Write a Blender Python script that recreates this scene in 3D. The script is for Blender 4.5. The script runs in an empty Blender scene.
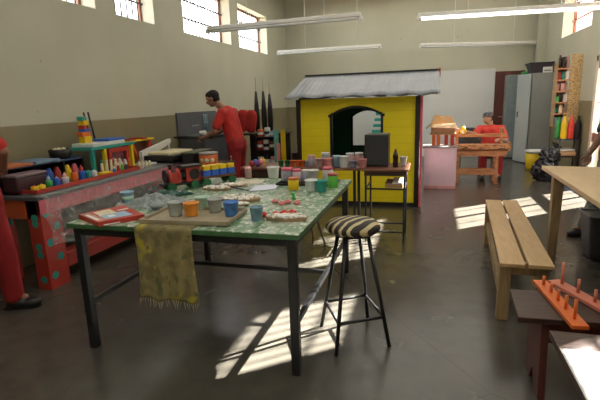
import bpy, bmesh, math, random
from mathutils import Vector, Matrix, noise
random.seed(7)
PI = math.pi
S = bpy.context.scene
C = S.collection
R = math.radians

# ------------------------------------------------------------------ camera
H = 1.55
cam_d = bpy.data.cameras.new('camera'); cam = bpy.data.objects.new('camera', cam_d); C.objects.link(cam)
cam_d.lens = 27.0; cam_d.sensor_width = 36.0; cam_d.clip_start = 0.05
CM = Matrix.Rotation(R(16.1), 3, 'Z') @ Matrix.Rotation(PI/2 - R(12.3), 3, 'X') @ Matrix.Rotation(-0.033, 3, 'Z')
cam.location = (0, 0, H); cam.rotation_euler = CM.to_euler()
S.camera = cam

def ray(x, y): return CM @ Vector(((x-300)/450, (200-y)/450, -1))
def at(x, y, z):                    # survey of the photo: the point of the horizontal surface at height z
    d = ray(x, y); return Vector((0, 0, H)) + d*((z-H)/d.z)
def atY(x, y, Y):                   # the point of the upright plane at depth Y
    d = ray(x, y); return Vector((0, 0, H)) + d*(Y/d.y)

# ------------------------------------------------------------------ materials
def nodes(name):
    m = bpy.data.materials.new(name); m.use_nodes = True
    nt = m.node_tree; return m, nt, nt.nodes['Principled BSDF']
def mix(nt, fac, a, b):
    n = nt.nodes.new('ShaderNodeMix'); n.data_type = 'RGBA'
    for s, v in ((n.inputs[0], fac), (n.inputs[6], a), (n.inputs[7], b)):
        if isinstance(v, bpy.types.NodeSocket): nt.links.new(v, s)
        elif isinstance(v, (int, float)): s.default_value = v
        else: s.default_value = (*v, 1)
    return n.outputs[2]
def noisef(nt, scale, lo=.4, hi=.6, detail=4, stretch=None, vor=False):
    tc = nt.nodes.new('ShaderNodeTexCoord'); src = tc.outputs['Object']
    if stretch:
        mp = nt.nodes.new('ShaderNodeMapping'); mp.inputs['Scale'].default_value = stretch
        nt.links.new(src, mp.inputs[0]); src = mp.outputs[0]
    n = nt.nodes.new('ShaderNodeTexVoronoi' if vor else 'ShaderNodeTexNoise'); n.inputs['Scale'].default_value = scale
    if not vor: n.inputs['Detail'].default_value = detail
    nt.links.new(src, n.inputs['Vector'])
    r = nt.nodes.new('ShaderNodeMapRange'); r.inputs[1].default_value = lo; r.inputs[2].default_value = hi
    nt.links.new(n.outputs['Distance' if vor else 'Fac'], r.inputs[0]); return r.outputs[0]
def bump(nt, b, h, strength=.3, dist=.01):
    n = nt.nodes.new('ShaderNodeBump'); n.inputs['Strength'].default_value = strength; n.inputs['Distance'].default_value = dist
    nt.links.new(h, n.inputs['Height']); nt.links.new(n.outputs[0], b.inputs['Normal'])
_mc = {}
def mat(name, col, rough=.5, var=.12, scale=12, metal=0, spec=.5, stretch=None, alpha=1, trans=0, emit=0):
    if name in _mc: return _mc[name]
    m, nt, b = nodes(name); _mc[name] = m
    b.inputs['Roughness'].default_value = rough; b.inputs['Metallic'].default_value = metal
    b.inputs['Specular IOR Level'].default_value = spec
    f = noisef(nt, scale, .3, .7, stretch=stretch)
    c = mix(nt, f, tuple(x*(1-var) for x in col), tuple(min(1, x*(1+var)) for x in col))
    nt.links.new(c, b.inputs['Base Color'])
    if alpha < 1: b.inputs['Alpha'].default_value = alpha
    if trans: b.inputs['Transmission Weight'].default_value = trans
    if emit:
        b.inputs['Emission Color'].default_value = (*col, 1); b.inputs['Emission Strength'].default_value = emit
    return m
def two(name, a, b_, scale, lo, hi, rough=.5, stretch=None, bmp=0, vor=False, detail=4):
    if name in _mc: return _mc[name]
    m, nt, b = nodes(name); _mc[name] = m
    b.inputs['Roughness'].default_value = rough
    f = noisef(nt, scale, lo, hi, stretch=stretch, vor=vor, detail=detail)
    nt.links.new(mix(nt, f, a, b_), b.inputs['Base Color'])
    if bmp: bump(nt, b, f, bmp)
    return m

def wall_mat():
    m, nt, b = nodes('painted_wall')
    g = nt.nodes.new('ShaderNodeNewGeometry'); sp = nt.nodes.new('ShaderNodeSeparateXYZ'); nt.links.new(g.outputs['Position'], sp.inputs[0])
    mr = nt.nodes.new('ShaderNodeMapRange'); mr.inputs[1].default_value = 1.405; mr.inputs[2].default_value = 1.415
    nt.links.new(sp.outputs['Z'], mr.inputs[0])
    up = mix(nt, noisef(nt, 1.3, .3, .7), (.475, .475, .37), (.53, .525, .415))
    lo = mix(nt, noisef(nt, 2.2, .3, .7), (.215, .19, .105), (.26, .23, .135))
    c = mix(nt, mr.outputs[0], lo, up)
    c = mix(nt, noisef(nt, 9, .72, .76), c, (.35, .32, .24))
    nt.links.new(c, b.inputs['Base Color']); b.inputs['Roughness'].default_value = .6
    bump(nt, b, noisef(nt, 60, .3, .7), .08, .005)
    return m
def floor_mat():
    m, nt, b = nodes('polished_concrete')
    a = mix(nt, noisef(nt, .9, .35, .65, 6), (.074, .066, .052), (.100, .091, .075))
    a = mix(nt, noisef(nt, 6, .45, .8, 6), a, (.064, .057, .046))
    sp_ = noisef(nt, 70, .74, .78, 2)
    a = mix(nt, sp_, a, (.26, .24, .20))
    tc = nt.nodes.new('ShaderNodeTexCoord'); v = nt.nodes.new('ShaderNodeTexVoronoi'); v.feature = 'DISTANCE_TO_EDGE'
    v.inputs['Scale'].default_value = .33
    nt.links.new(tc.outputs['Object'], v.inputs['Vector'])
    mr = nt.nodes.new('ShaderNodeMapRange'); mr.inputs[1].default_value = 0; mr.inputs[2].default_value = .003
    nt.links.new(v.outputs['Distance'], mr.inputs[0])
    a = mix(nt, mr.outputs[0], (.055, .05, .042), a)
    nt.links.new(a, b.inputs['Base Color'])
    r = nt.nodes.new('ShaderNodeMapRange'); r.inputs[3].default_value = .22; r.inputs[4].default_value = .28
    nt.links.new(noisef(nt, 2.5, .3, .7, 6), r.inputs[0]); nt.links.new(r.outputs[0], b.inputs['Roughness'])
    bump(nt, b, noisef(nt, 14, .3, .7, 4), .02, .01)
    return m
M_wall = wall_mat(); M_floor = floor_mat()
M_ceil = mat('ceiling_board', (.62, .60, .52), .8, .04, 2)
M_white = mat('white_enamel', (.78, .78, .74), .4, .05)
M_reveal = mat('cream_reveal', (.78, .75, .62), .6, .05)
M_rust = mat('rust_red_window_metal', (.32, .12, .07), .5, .15)
M_bar = mat('dark_window_bar', (.06, .045, .04), .5, .1)
M_black = mat('black_metal', (.012, .012, .014), .4, .2)
M_blackp = mat('black_plastic', (.015, .015, .016), .35, .2)
M_grey = mat('dark_grey_panel', (.10, .105, .115), .5, .12, 4)
M_steel = mat('grey_steel', (.30, .31, .30), .42, .06, 3)
M_steel2 = mat('pale_steel_door', (.42, .45, .45), .42, .05, 3)
M_zinc = mat('zinc_sheet', (.22, .235, .26), .42, .1, 5, metal=.3)
M_glass = mat('clear_window_glass', (.9, .95, .95), .03, 0, alpha=.10)
M_pine = two('pale_pine', (.58, .40, .20), (.50, .32, .14), 5, .35, .65, .45, (9, 1, 9), .05)
M_pine2 = two('worn_pine_frame', (.44, .31, .16), (.33, .22, .11), 6, .35, .65, .55, (6, 6, 1), .05)
M_ply = two('pale_plywood', (.62, .47, .27), (.56, .41, .22), 3, .35, .65, .4, (5, 1, 5), .03)
M_brown = two('dark_brown_wood', (.062, .028, .018), (.034, .016, .011), 6, .35, .65, .5, (1, 8, 8), .08)
M_maroon = two('maroon_wood', (.13, .03, .022), (.085, .02, .016), 6, .35, .65, .45, (8, 8, 1), .05)
M_mid = two('red_brown_board', (.22, .09, .05), (.15, .06, .035), 6, .35, .65, .4, (1, 8, 8), .05)
M_loom = two('orange_stained_pine', (.62, .30, .14), (.42, .18, .08), 5, .42, .62, .45, (1, 6, 6), .05)
M_loomd = two('orange_pine_with_dark_threads', (.66, .34, .16), (.14, .05, .03), 16, .5, .58, .6, (1, 4, 4), .2)
M_red = mat('red_cotton', (.50, .025, .02), .8, .25, 5)
M_redd = mat('deep_red_cotton', (.30, .012, .014), .8, .2, 5)
M_redp = mat('red_paint', (.44, .04, .025), .45, .15, 4)
M_redb = mat('crimson_plank_paint', (.32, .03, .025), .4, .12, 4)
M_orange = mat('orange_paint', (.72, .15, .025), .4, .08)
M_salmon = mat('salmon_paint', (.62, .20, .13), .5, .08)
M_teal = mat('teal_paint', (.03, .33, .28), .45, .08)
M_yellow = mat('yellow_plastic', (.80, .55, .01), .4, .06)
M_blue = mat('blue_plastic', (.03, .13, .55), .4, .08)
M_lblue = mat('pale_blue_plastic', (.30, .48, .62), .4, .08)
M_green = mat('green_plastic', (.05, .38, .10), .4, .1)
M_lgreen = mat('bright_green_paint_jar', (.12, .50, .07), .35, .1)
M_pink = mat('pink_paint', (.62, .13, .17), .5, .1)
M_lpink = mat('pale_pink_plastic', (.70, .38, .36), .45, .08)
M_lilac = mat('lilac_laminate', (.60, .55, .64), .5, .04)
M_cream = mat('cream_board', (.75, .68, .46), .6, .06)
M_paper = mat('white_paper', (.82, .82, .80), .7, .03)
M_card = mat('brown_cardboard', (.45, .28, .14), .8, .08)
M_tray = mat('grey_cardboard_tray', (.33, .28, .19), .7, .12)
M_cap = mat('translucent_white_plastic', (.72, .74, .72), .35, .05)
M_mint = mat('mint_plastic', (.45, .66, .55), .35, .08)
M_cola = mat('dark_cola', (.03, .008, .006), .12, .1)
M_skin = mat('brown_skin', (.33, .17, .105), .55, .08, 20)
M_skinl = mat('light_brown_skin', (.46, .26, .175), .55, .08, 20)
M_skind = mat('dark_skin', (.16, .075, .045), .5, .1, 20)
M_hair = mat('black_hair', (.015, .012, .011), .8, .3, 60)
M_eye = mat('eye_white', (.7, .68, .64), .3, .02)
M_bag = mat('black_bin_liner', (.015, .015, .017), .22, .2, 9)
M_foam = two('white_yarn_mosaic', (.85, .83, .76), (.45, .38, .28), 30, .52, .62, .8, None, .8)
M_slab = mat('brown_backing_board', (.38, .24, .13), .7, .15)
M_flower = mat('red_paper_flower', (.72, .03, .025), .5, .2, 30)
M_flowerp = mat('pink_paper_flower', (.78, .25, .24), .6, .15, 30)
M_speaker = mat('charcoal_grille', (.035, .037, .04), .65, .15, 80)
M_plastic = mat('crumpled_clear_plastic', (.70, .74, .74), .15, .1, 10, alpha=.30)
_nt = M_plastic.node_tree; _r = _nt.nodes.new('ShaderNodeMapRange'); _r.inputs[3].default_value = .10; _r.inputs[4].default_value = .42
_nt.links.new(noisef(_nt, 34, .35, .7, 6), _r.inputs[0]); _nt.links.new(_r.outputs[0], _nt.nodes['Principled BSDF'].inputs['Alpha'])
M_plasticd = mat('smoky_crumpled_plastic', (.30, .35, .34), .25, .3, 14, alpha=.75)
M_tealc = two('teal_grey_cloth', (.03, .10, .08), (.10, .19, .16), 16, .45, .6, .7, None, .4)
M_tube = mat('fluorescent_tube', (1, 1, .97), .5, 0, emit=2.2)
M_tubeoff = mat('unlit_fluorescent_tube', (.85, .86, .84), .4, .02)
M_inside = mat('dark_green_paint', (.02, .15, .055), .5, .15, 3)
M_dark = mat('near_black_paint', (.014, .011, .011), .4, .2)
M_camo = two('grey_camouflage_cloth', (.20, .21, .19), (.06, .065, .06), 14, .45, .55, .8)
M_panel = mat('white_wall_paint', (.66, .69, .68), .5, .03, 2)

def yellow_mat():
    m, nt, b = nodes('yellow_plank_paint')
    g = nt.nodes.new('ShaderNodeNewGeometry'); sp = nt.nodes.new('ShaderNodeSeparateXYZ'); nt.links.new(g.outputs['Position'], sp.inputs[0])
    w = nt.nodes.new('ShaderNodeMath'); w.operation = 'MODULO'; w.inputs[1].default_value = .115; nt.links.new(sp.outputs['Z'], w.inputs[0])
    mr = nt.nodes.new('ShaderNodeMapRange'); mr.inputs[1].default_value = 0; mr.inputs[2].default_value = .008; nt.links.new(w.outputs[0], mr.inputs[0])
    c = mix(nt, noisef(nt, 3, .3, .7), (.86, .70, .004), (.93, .77, .008))
    c = mix(nt, mr.outputs[0], (.74, .58, .004), c); nt.links.new(c, b.inputs['Base Color'])
    b.inputs['Roughness'].default_value = .5; bump(nt, b, mr.outputs[0], .4, .004); return m
M_yel = yellow_mat()
def green_top():
    m, nt, b = nodes('paint_splattered_green_top')
    c = mix(nt, noisef(nt, 2.5, .35, .65, 5), (.08, .22, .09), (.17, .29, .16))
    c = mix(nt, noisef(nt, 20, .48, .56, 6, (1, .5, 1)), c, (.36, .43, .33))
    c = mix(nt, noisef(nt, 38, .57, .61, 4, (1,.6,1)), c, (.72, .74, .66))
    c = mix(nt, noisef(nt, 7, .60, .70, 4), c, (.28, .31, .22))
    nt.links.new(c, b.inputs['Base Color']); b.inputs['Roughness'].default_value = .3
    return m
M_gtop = green_top()
M_gedge = mat('green_table_edge', (.05, .14, .05), .5, .2)
def batik():
    m, nt, b = nodes('olive_batik_cloth')
    c = mix(nt, noisef(nt, 14, .45, .6, 6), (.26, .215, .09), (.17, .14, .06))
    c = mix(nt, noisef(nt, 26, .6, .64, 3, (1, 1, .5)), c, (.12, .13, .05))
    c = mix(nt, noisef(nt, 9, .62, .7, 2), c, (.42, .35, .03))
    nt.links.new(c, b.inputs['Base Color']); b.inputs['Roughness'].default_value = .9; return m
M_batik = batik()
def zebra():
    m, nt, b = nodes('zebra_striped_cover')
    tc = nt.nodes.new('ShaderNodeTexCoord'); mp = nt.nodes.new('ShaderNodeMapping')
    mp.inputs['Rotation'].default_value = (0, 0, R(25)); nt.links.new(tc.outputs['Object'], mp.inputs[0])
    w = nt.nodes.new('ShaderNodeTexWave'); w.inputs['Scale'].default_value = 5.5; w.inputs['Distortion'].default_value = 5
    w.inputs['Detail'].default_value = 1; w.inputs['Detail Scale'].default_value = .8
    nt.links.new(mp.outputs[0], w.inputs[0])
    mr = nt.nodes.new('ShaderNodeMapRange'); mr.inputs[1].default_value = .66; mr.inputs[2].default_value = .72; nt.links.new(w.outputs['Fac'], mr.inputs[0])
    nt.links.new(mix(nt, mr.outputs[0], (.018, .011, .009), (.55, .46, .24)), b.inputs['Base Color'])
    b.inputs['Roughness'].default_value = .6; return m
M_zebra = zebra()
M_cork = two('perforated_tan_board', (.25, .13, .05), (.66, .48, .24), 42, .25, .45, .6, None, .2, vor=True)
M_book = two('printed_cover', (.75, .06, .04), (.70, .68, .55), 5, .5, .54, .35, (1, 2, 1))
M_mosaic = two('patterned_print', (.75, .68, .42), (.60, .60, .62), 18, .45, .6, .6)

# ------------------------------------------------------------------ geometry builder
class B:
    def __init__(s): s.bm = bmesh.new(); s.mats = []; s.mi = 0
    def m(s, mt):
        if mt not in s.mats: s.mats.append(mt)
        s.mi = s.mats.index(mt); return s
    def _f(s, fs, smooth=False):
        for f in fs: f.material_index = s.mi; f.smooth = smooth
        return s
    def poly(s, pts): return s._f([s.bm.faces.new([s.bm.verts.new(p) for p in pts])])
    def hexa(s, P):                    # 8 points: bottom ring 0-3, top ring 4-7
        v = [s.bm.verts.new(p) for p in P]
        return s._f([s.bm.faces.new([v[i] for i in q]) for q in ((3,2,1,0),(4,5,6,7),(0,1,5,4),(1,2,6,5),(2,3,7,6),(3,0,4,7))])
    def box(s, x0, x1, y0, y1, z0, z1): return s.hexa([(x0,y0,z0),(x1,y0,z0),(x1,y1,z0),(x0,y1,z0),(x0,y0,z1),(x1,y0,z1),(x1,y1,z1),(x0,y1,z1)])
    def obox(s, c, sx, sy, sz, rz=0, rx=0, ry=0):
        Mx = Matrix.Translation(c) @ Matrix.Rotation(rz,4,'Z') @ Matrix.Rotation(ry,4,'Y') @ Matrix.Rotation(rx,4,'X')
        return s.hexa([Mx @ Vector((a*sx/2,b*sy/2,k*sz/2)) for k in (-1,1) for a,b in ((-1,-1),(1,-1),(1,1),(-1,1))])
    def bar(s, p, q, w, d=None, up=(0,0,1)):   # rectangular bar from p to q
        p, q = Vector(p), Vector(q); d = d or w; t = (q-p).normalized(); u = Vector(up)
        if abs(t.dot(u)) > .95: u = Vector((0,1,0))
        a = t.cross(u).normalized(); b = a.cross(t).normalized()
        return s.hexa([x + a*i*w/2 + b*j*d/2 for x in (p,q) for i,j in ((-1,-1),(1,-1),(1,1),(-1,1))])
    def tube(s, p, q, r0, r1=None, n=12):
        p, q = Vector(p), Vector(q); r1 = r0 if r1 is None else r1; t = (q-p).normalized()
        u = Vector((0,0,1)) if abs(t.z) < .9 else Vector((1,0,0)); a = t.cross(u).normalized(); b = t.cross(a)
        A = [s.bm.verts.new(p + (a*math.cos(2*PI*i/n)+b*math.sin(2*PI*i/n))*r0) for i in range(n)]
        Z = [s.bm.verts.new(q + (a*math.cos(2*PI*i/n)+b*math.sin(2*PI*i/n))*r1) for i in range(n)]
        s._f([s.bm.faces.new((A[i],A[(i+1)%n],Z[(i+1)%n],Z[i])) for i in range(n)], True)
        return s._f([s.bm.faces.new(A[::-1]), s.bm.faces.new(Z)])
    def lathe(s, c, prof, n=18, axis=None, smooth=True):
        c = Vector(c); Mx = Matrix.Identity(3)
        if axis: Mx = Vector((0,0,1)).rotation_difference(Vector(axis)).to_matrix()
        rings = []
        for r, z in prof:
            if r < 1e-5: rings.append([s.bm.verts.new(c + Mx @ Vector((0,0,z)))])
            else: rings.append([s.bm.verts.new(c + Mx @ Vector((r*math.cos(2*PI*i/n), r*math.sin(2*PI*i/n), z))) for i in range(n)])
        for a, b in zip(rings, rings[1:]):
            for i in range(n):
                j = (i+1) % n
                q = [a[0], b[j], b[i]] if len(a) == 1 else ([a[i], a[j], b[0]] if len(b) == 1 else [a[i], a[j], b[j], b[i]])
                if len(a) == 1 and len(b) == 1: continue
                s._f([s.bm.faces.new(q)], smooth)
        if len(rings[0]) > 1: s._f([s.bm.faces.new(rings[0][::-1])])
        if len(rings[-1]) > 1: s._f([s.bm.faces.new(rings[-1])])
        return s
    def ball(s, c, rx, ry=None, rz=None, rot=None, n=16):
        ry = rx if ry is None else ry; rz = rx if rz is None else rz
        Mx = Matrix.Translation(c) @ (rot.to_4x4() if rot else Matrix.Identity(4)) @ Matrix.Diagonal((rx,ry,rz,1))
        v = bmesh.ops.create_uvsphere(s.bm, u_segments=n, v_segments=max(6,n//2+2), radius=1, matrix=Mx)['verts']
        return s._f({f for x in v for f in x.link_faces}, True)
    def cap(s, p, q, r0, r1=None, n=14): # tapered limb with round ends
        r1 = r0 if r1 is None else r1
        s.tube(p, q, r0, r1, n); s.ball(p, r0, n=n); return s.ball(q, r1, n=n)
    def grid(s, f, nu, nv, smooth=True):
        V = [[s.bm.verts.new(f(i/nu, j/nv)) for j in range(nv+1)] for i in range(nu+1)]
        return s._f([s.bm.faces.new((V[i][j],V[i+1][j],V[i+1][j+1],V[i][j+1])) for i in range(nu) for j in range(nv)], smooth)
    def prism(s, pts, off):              # closed polygon pushed along off
        off = Vector(off); A = [s.bm.verts.new(p) for p in pts]; Z = [s.bm.verts.new(Vector(p)+off) for p in pts]; n = len(pts)
        return s._f([s.bm.faces.new(A[::-1]), s.bm.faces.new(Z)] + [s.bm.faces.new((A[i],A[(i+1)%n],Z[(i+1)%n],Z[i])) for i in range(n)])
    def build(s, name, mt=None, parent=None, bev=0, origin=None, solid=0, seg=2):
        bmesh.ops.recalc_face_normals(s.bm, faces=s.bm.faces)
        if parent is not None: Mi = world(parent).inverted()
        else:
            if origin is None:
                zs = [v.co for v in s.bm.verts]; mn = Vector([min(v[i] for v in zs) for i in range(3)]); mx_ = Vector([max(v[i] for v in zs) for i in range(3)])
                origin = Vector(((mn.x+mx_.x)/2, (mn.y+mx_.y)/2, mn.z))
            Mi = Matrix.Translation(-Vector(origin))
        bmesh.ops.transform(s.bm, matrix=Mi, verts=s.bm.verts)
        me = bpy.data.meshes.new(name); s.bm.to_mesh(me); s.bm.free()
        for x in (s.mats or [mt]): me.materials.append(x)
        o = bpy.data.objects.new(name, me); C.objects.link(o)
        if parent is not None: o.parent = parent
        else: o.location = origin
        if solid: k = o.modifiers.new('solid', 'SOLIDIFY'); k.thickness = solid; k.offset = 0
        if bev: k = o.modifiers.new('bevel', 'BEVEL'); k.width = bev; k.segments = seg; k.limit_method = 'ANGLE'
        return o
def world(o):
    Mx = o.matrix_basis.copy() if False else Matrix.LocRotScale(o.location, o.rotation_euler, o.scale)
    return world(o.parent) @ Mx if o.parent else Mx
def tag(o, label, cat, group=None, kind=None):
    if label: o['label'] = label
    if cat: o['category'] = cat
    if group: o['group'] = group
    if kind: o['kind'] = kind
    return o
def thing(name, loc, label, cat, group=None, rz=0):
    o = bpy.data.objects.new(name, None); o.empty_display_size = .1; C.objects.link(o); o.location = loc; o.rotation_euler = (0,0,rz)
    return tag(o, label, cat, group)
def dup(root, loc, label=None, rz=None):
    r = root.copy(); C.objects.link(r); r.location = loc
    if rz is not None: r.rotation_euler = (0,0,rz)
    if label: r['label'] = label
    for ch in list(root.children):
        c = ch.copy(); C.objects.link(c); c.parent = r
        for g in list(ch.children): d = g.copy(); C.objects.link(d); d.parent = c
    return r
def struct(o): o['kind'] = 'structure'; return o

# ------------------------------------------------------------------ room shell
XL, XR, YB, YN, ZC = -3.9, 2.6, 12.6, -2.2, 4.3
TH = .26
struct(B().box(XL-TH, XR+TH, YN-TH, YB+TH, -.1, 0).build('floor', M_floor, origin=(0,0,0)))
struct(B().box(XL-TH, XR+TH, YN-TH, YB+TH, ZC, ZC+.1).build('ceiling', M_ceil))
def side_wall(name, x0, x1, ops, y0=YN-TH, y1=YB+TH, z1=ZC):
    ys = sorted({y0, y1, *[o[0] for o in ops], *[o[1] for o in ops]}); zs = sorted({0, z1, *[o[2] for o in ops], *[o[3] for o in ops]})
    b = B()
    for a, c in zip(ys, ys[1:]):
        # merge the solid runs of every column so the wall carries few seams
        run = None
        for d, e in zip(zs, zs[1:]):
            hole = any(o[0] <= (a+c)/2 <= o[1] and o[2] <= (d+e)/2 <= o[3] for o in ops)
            if hole:
                if run is not None: b.box(x0, x1, a, c, run, d); run = None
            elif run is None: run = d
        if run is not None: b.box(x0, x1, a, c, run, z1)
    return struct(b.build(name, M_wall, origin=(0,0,0)))
LW = [(-.9,.9,2.72,3.6), (1.9,2.9,2.72,3.6), (4.02,4.92,2.72,3.6), (5.27,6.16,2.72,3.6), (7.0,8.88,2.72,3.6), (9.29,11.05,2.72,3.6)]
RW = [(-.9,.9,2.66,3.6), (3.5,4.88,2.66,3.6), (5.19,6.28,2.66,3.6), (6.95,8.7,2.66,3.6), (9.1,10.95,2.66,3.6), (2.3,3.74,2.0,2.62), (7.22,8.6,.0,2.12)]
side_wall('wall_left', XL-TH, XL, LW); side_wall('wall_right', XR, XR+TH, RW)
struct(B().box(XL, XR, YB, YB+TH, 0, ZC).build('wall_back', M_wall, origin=(0,0,0)))
struct(B().box(XL, XR, YN-TH, YN, 0, ZC).build('wall_front', M_wall, origin=(0,0,0)))
struct(B().box(-2.6, 1.57, YB-.012, YB, 0, 2.21).build('trim_1', M_panel))      # white painted field of the back wall
struct(B().box(2.42, XR, 12.25, 12.45, 0, ZC).build('trim_2', M_wall, origin=(0,0,0)))   # shallow pier in the right corner
# outside: unseen eave, added to trim the sun patches, and the yard
struct(B().box(XR+TH, XR+TH+.60, YN-TH, YB+TH, 3.93, 4.0).build('trim_3', M_ceil))
struct(B().m(mat('pale_yard_sand', (.45,.38,.28), .9, .1)).box(-30, XL-TH, -20, 30, -.15, -.05).box(XR+TH, 30, -20, 30, -.15, -.05).build('trim_4', None))
# neighbouring building across the yard, seen pink and hazy through the right-hand panes
struct(B().m(mat('pink_brick_render', (.20,.135,.13), .9, .12, 2)).box(18, 24, -6, 60, -.05, 13).build('trim_5', None))
n = 0
def window(xi, sgn, y0, y1, z0, z1):
    global n; n += 1
    w = thing('window_%d' % n, (xi, (y0+y1)/2, z0), None, None); struct(w)
    xo = xi + sgn*.20
    f = B()
    for a in ((y0, y0+.05), (y1-.05, y1)): f.box(min(xo,xo+sgn*.04), max(xo,xo+sgn*.04), a[0], a[1], z0, z1)
    for a in ((z0, z0+.04), (z1-.04, z1)): f.box(min(xo,xo+sgn*.04), max(xo,xo+sgn*.04), y0+.05, y1-.05, a[0], a[1])
    struct(f.build('window_frame', M_rust, w))
    b = B(); k = max(5, round((y1-y0)/.125))
    for i in range(1, k): b.tube((xo-sgn*.02, y0+(y1-y0)*i/k, z0), (xo-sgn*.02, y0+(y1-y0)*i/k, z1), .010, n=6)
    for i in (1, 2): zz = z0+(z1-z0)*i/3+.0; b.box(min(xo-sgn*.03,xo-sgn*.012), max(xo-sgn*.03,xo-sgn*.012), y0, y1, zz-.012, zz+.012)
    struct(b.build('window_bars', M_bar if sgn < 0 else M_rust, w))
    struct(B().box(xo+sgn*.015-.002, xo+sgn*.015+.002, y0+.05, y1-.05, z0+.04, z1-.04).build('window_pane', M_glass, w))
    r = B(); a, c = sorted((xi+sgn*.002, xo))
    r.box(a, c, y0, y0+.004, z0, z1).box(a, c, y1-.004, y1, z0, z1).box(a, c, y0, y1, z0, z0+.004).box(a, c, y0, y1, z1-.004, z1)
    struct(r.build('window_reveal', M_reveal, w))
for o in LW: window(XL, -1, *o)
for o in RW[:-1]: window(XR, 1, *o)
# glazed steel door of the right wall
d = struct(thing('door_1', (XR, 7.9, 0), None, None))
f = B(); x0, x1 = XR+.0, XR+.05
for a, c in ((7.22,7.32),(8.5,8.6)): f.box(x0-.02, x1+.02, a, c, 0, 2.12)
f.box(x0-.02, x1+.02, 7.22, 8.6, 2.04, 2.12)
struct(f.build('door_frame', mat('cream_pink_frame', (.72,.62,.54), .5, .08), d))
f = B().box(x0, x1-.01, 7.32, 8.5, .75, .9).box(x0, x1-.01, 7.32, 8.5, 0, .3).box(x0, x1-.01, 7.875, 7.925, .3, 2.04)
for zz in (1.38,): f.box(x0+.022, x1-.022, 7.32, 8.5, zz-.008, zz+.008)
f.box(x0, x1-.01, 7.32, 8.5, 1.92, 2.04)
for yy in (7.59, 8.22): f.box(x0+.022, x1-.022, yy-.009, yy+.009, .3, 2.04)
struct(f.build('door_panel', M_rust, d))
struct(B().box(x0+.02, x0+.024, 7.32, 8.5, .9, 2.04).box(x0+.02, x0+.024, 7.32, 8.5, .3, .75).build('door_pane', M_glass, d))
# brown door in the back wall
d = struct(thing('door_2', (1.68, YB, 0), None, None))
struct(B().box(1.57, 2.25, YB-.05, YB, 2.07, 2.13).box(1.57, 1.62, YB-.05, YB, 0, 2.07).build('door_frame', M_maroon, d))
struct(B().box(1.62, 2.2, YB-.035, YB-.005, 0, 2.07).build('door_panel', M_maroon, d))
struct(B().tube((1.70, YB-.09, 1.02), (1.80, YB-.09, 1.02), .012).tube((1.70, YB-.09, 1.02), (1.70, YB-.03, 1.02), .01).build('door_handle', M_steel, d))

# ------------------------------------------------------------------ ceiling-hung tube lights
def batten(a, b, lit, label):
    a, b = Vector(a), Vector(b); c = (a+b)/2
    t = thing('tube_light', c, label, 'light fixture', 'hanging fluorescent tube lights')
    B().bar(a+Vector((0,0,.05)), b+Vector((0,0,.05)), .10, .055).build('housing', M_white, t, .006)
    u = (b-a).normalized()
    for s_ in (-.028, .028):
        B().tube(a+u*.05+Vector((0,s_,.0)), b-u*.05+Vector((0,s_,.0)), .019, n=12).build('tube', M_tube if lit else M_tubeoff, t)
    for e in (a, b): B().obox(e+Vector((0,0,.005)), .035, .1, .06).build('end_cap', M_white, t)
    for k in (.28, .78):
        p = a.lerp(b, k); B().tube(p+Vector((0,0,.07)), Vector((p.x,p.y,ZC)), .005, n=6).build('hanging_rod', M_white, t)
batten(at(208,32,2.72), at(361,18,2.72), False, 'white hanging tube light nearest the left wall windows, front row')
batten(at(278,54,2.72), at(381,47.5,2.72), False, 'short looking white tube light above the grey playhouse roof')
a = at(418,19,2.72); batten(a, a+Vector((2.55,.28,0)), True, 'brightly lit hanging tube light in front of the right wall')
batten(at(420,47,2.72), at(539,44,2.72), False, 'unlit tube light in the far row toward the grey cabinet')

# ------------------------------------------------------------------ big green work table
T = .86
t = thing('work_table', (-1.4, 3.07, 0), 'large green paint-splattered work table on black steel legs', 'table')
b = B().m(M_gtop); b.box(-2.15, -.65, 2.2, 3.92, T-.004, T); b.m(M_gedge).box(-2.15, -.65, 2.2, 3.92, T-.03, T-.004); b.build('tabletop', None, t)
b = B().box(-2.12,-.68,2.225,2.265,T-.08,T-.03).box(-2.12,-.68,3.855,3.895,T-.08,T-.03).box(-2.12,-2.08,2.265,3.855,T-.08,T-.03).box(-.72,-.68,2.265,3.855,T-.08,T-.03)
b.build('apron', M_black, t, .003)
for x in (-2.10, -.70):
    for y in (2.245, 3.875): B().box(x-.025, x+.025, y-.025, y+.025, 0, T-.03).build('leg', M_black, t, .004)
b = B().box(-2.115,-2.085,2.27,3.85,.30,.33).build('side_rail', M_black, t, .003)
B().box(-.715,-.685,2.27,3.85,.30,.33).build('side_rail', M_black, t, .003)
B().box(-2.085,-.715,3.05,3.08,.30,.33).build('cross_rail', M_black, t, .003)

# cloth hanging over the front edge
def clothf(u, v):
    x = -1.655 + u*.375 + (.012*v if u > .5 else -.0)*1
    L = v*.565
    w = .006*math.sin(u*22+v*3)
    if L < .12: return (x, 2.31-L+.0, T+.004)
    k = L-.12
    return (x + .02*math.sin(k*9+u*4)*k, 2.187 - .012*k + w*min(1,k*6), T+.002-k + .01*math.sin(u*13)*min(1,k*2.2))
o = B().grid(clothf, 30, 34).build('batik_cloth', M_batik, solid=.003)
tag(o, 'olive batik cloth with a fringe hanging over the front edge of the green table', 'cloth')
b = B()
for i in range(27):
    p = Vector(clothf(i/26, 1)); x = p.x
    b.tube(p, p+Vector((random.uniform(-.015,.015), random.uniform(-.006,.004), -random.uniform(.03,.06))), .0016, .0008, 5)
b.build('fringe', mat('straw_fringe', (.5,.42,.22), .9), o)

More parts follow.
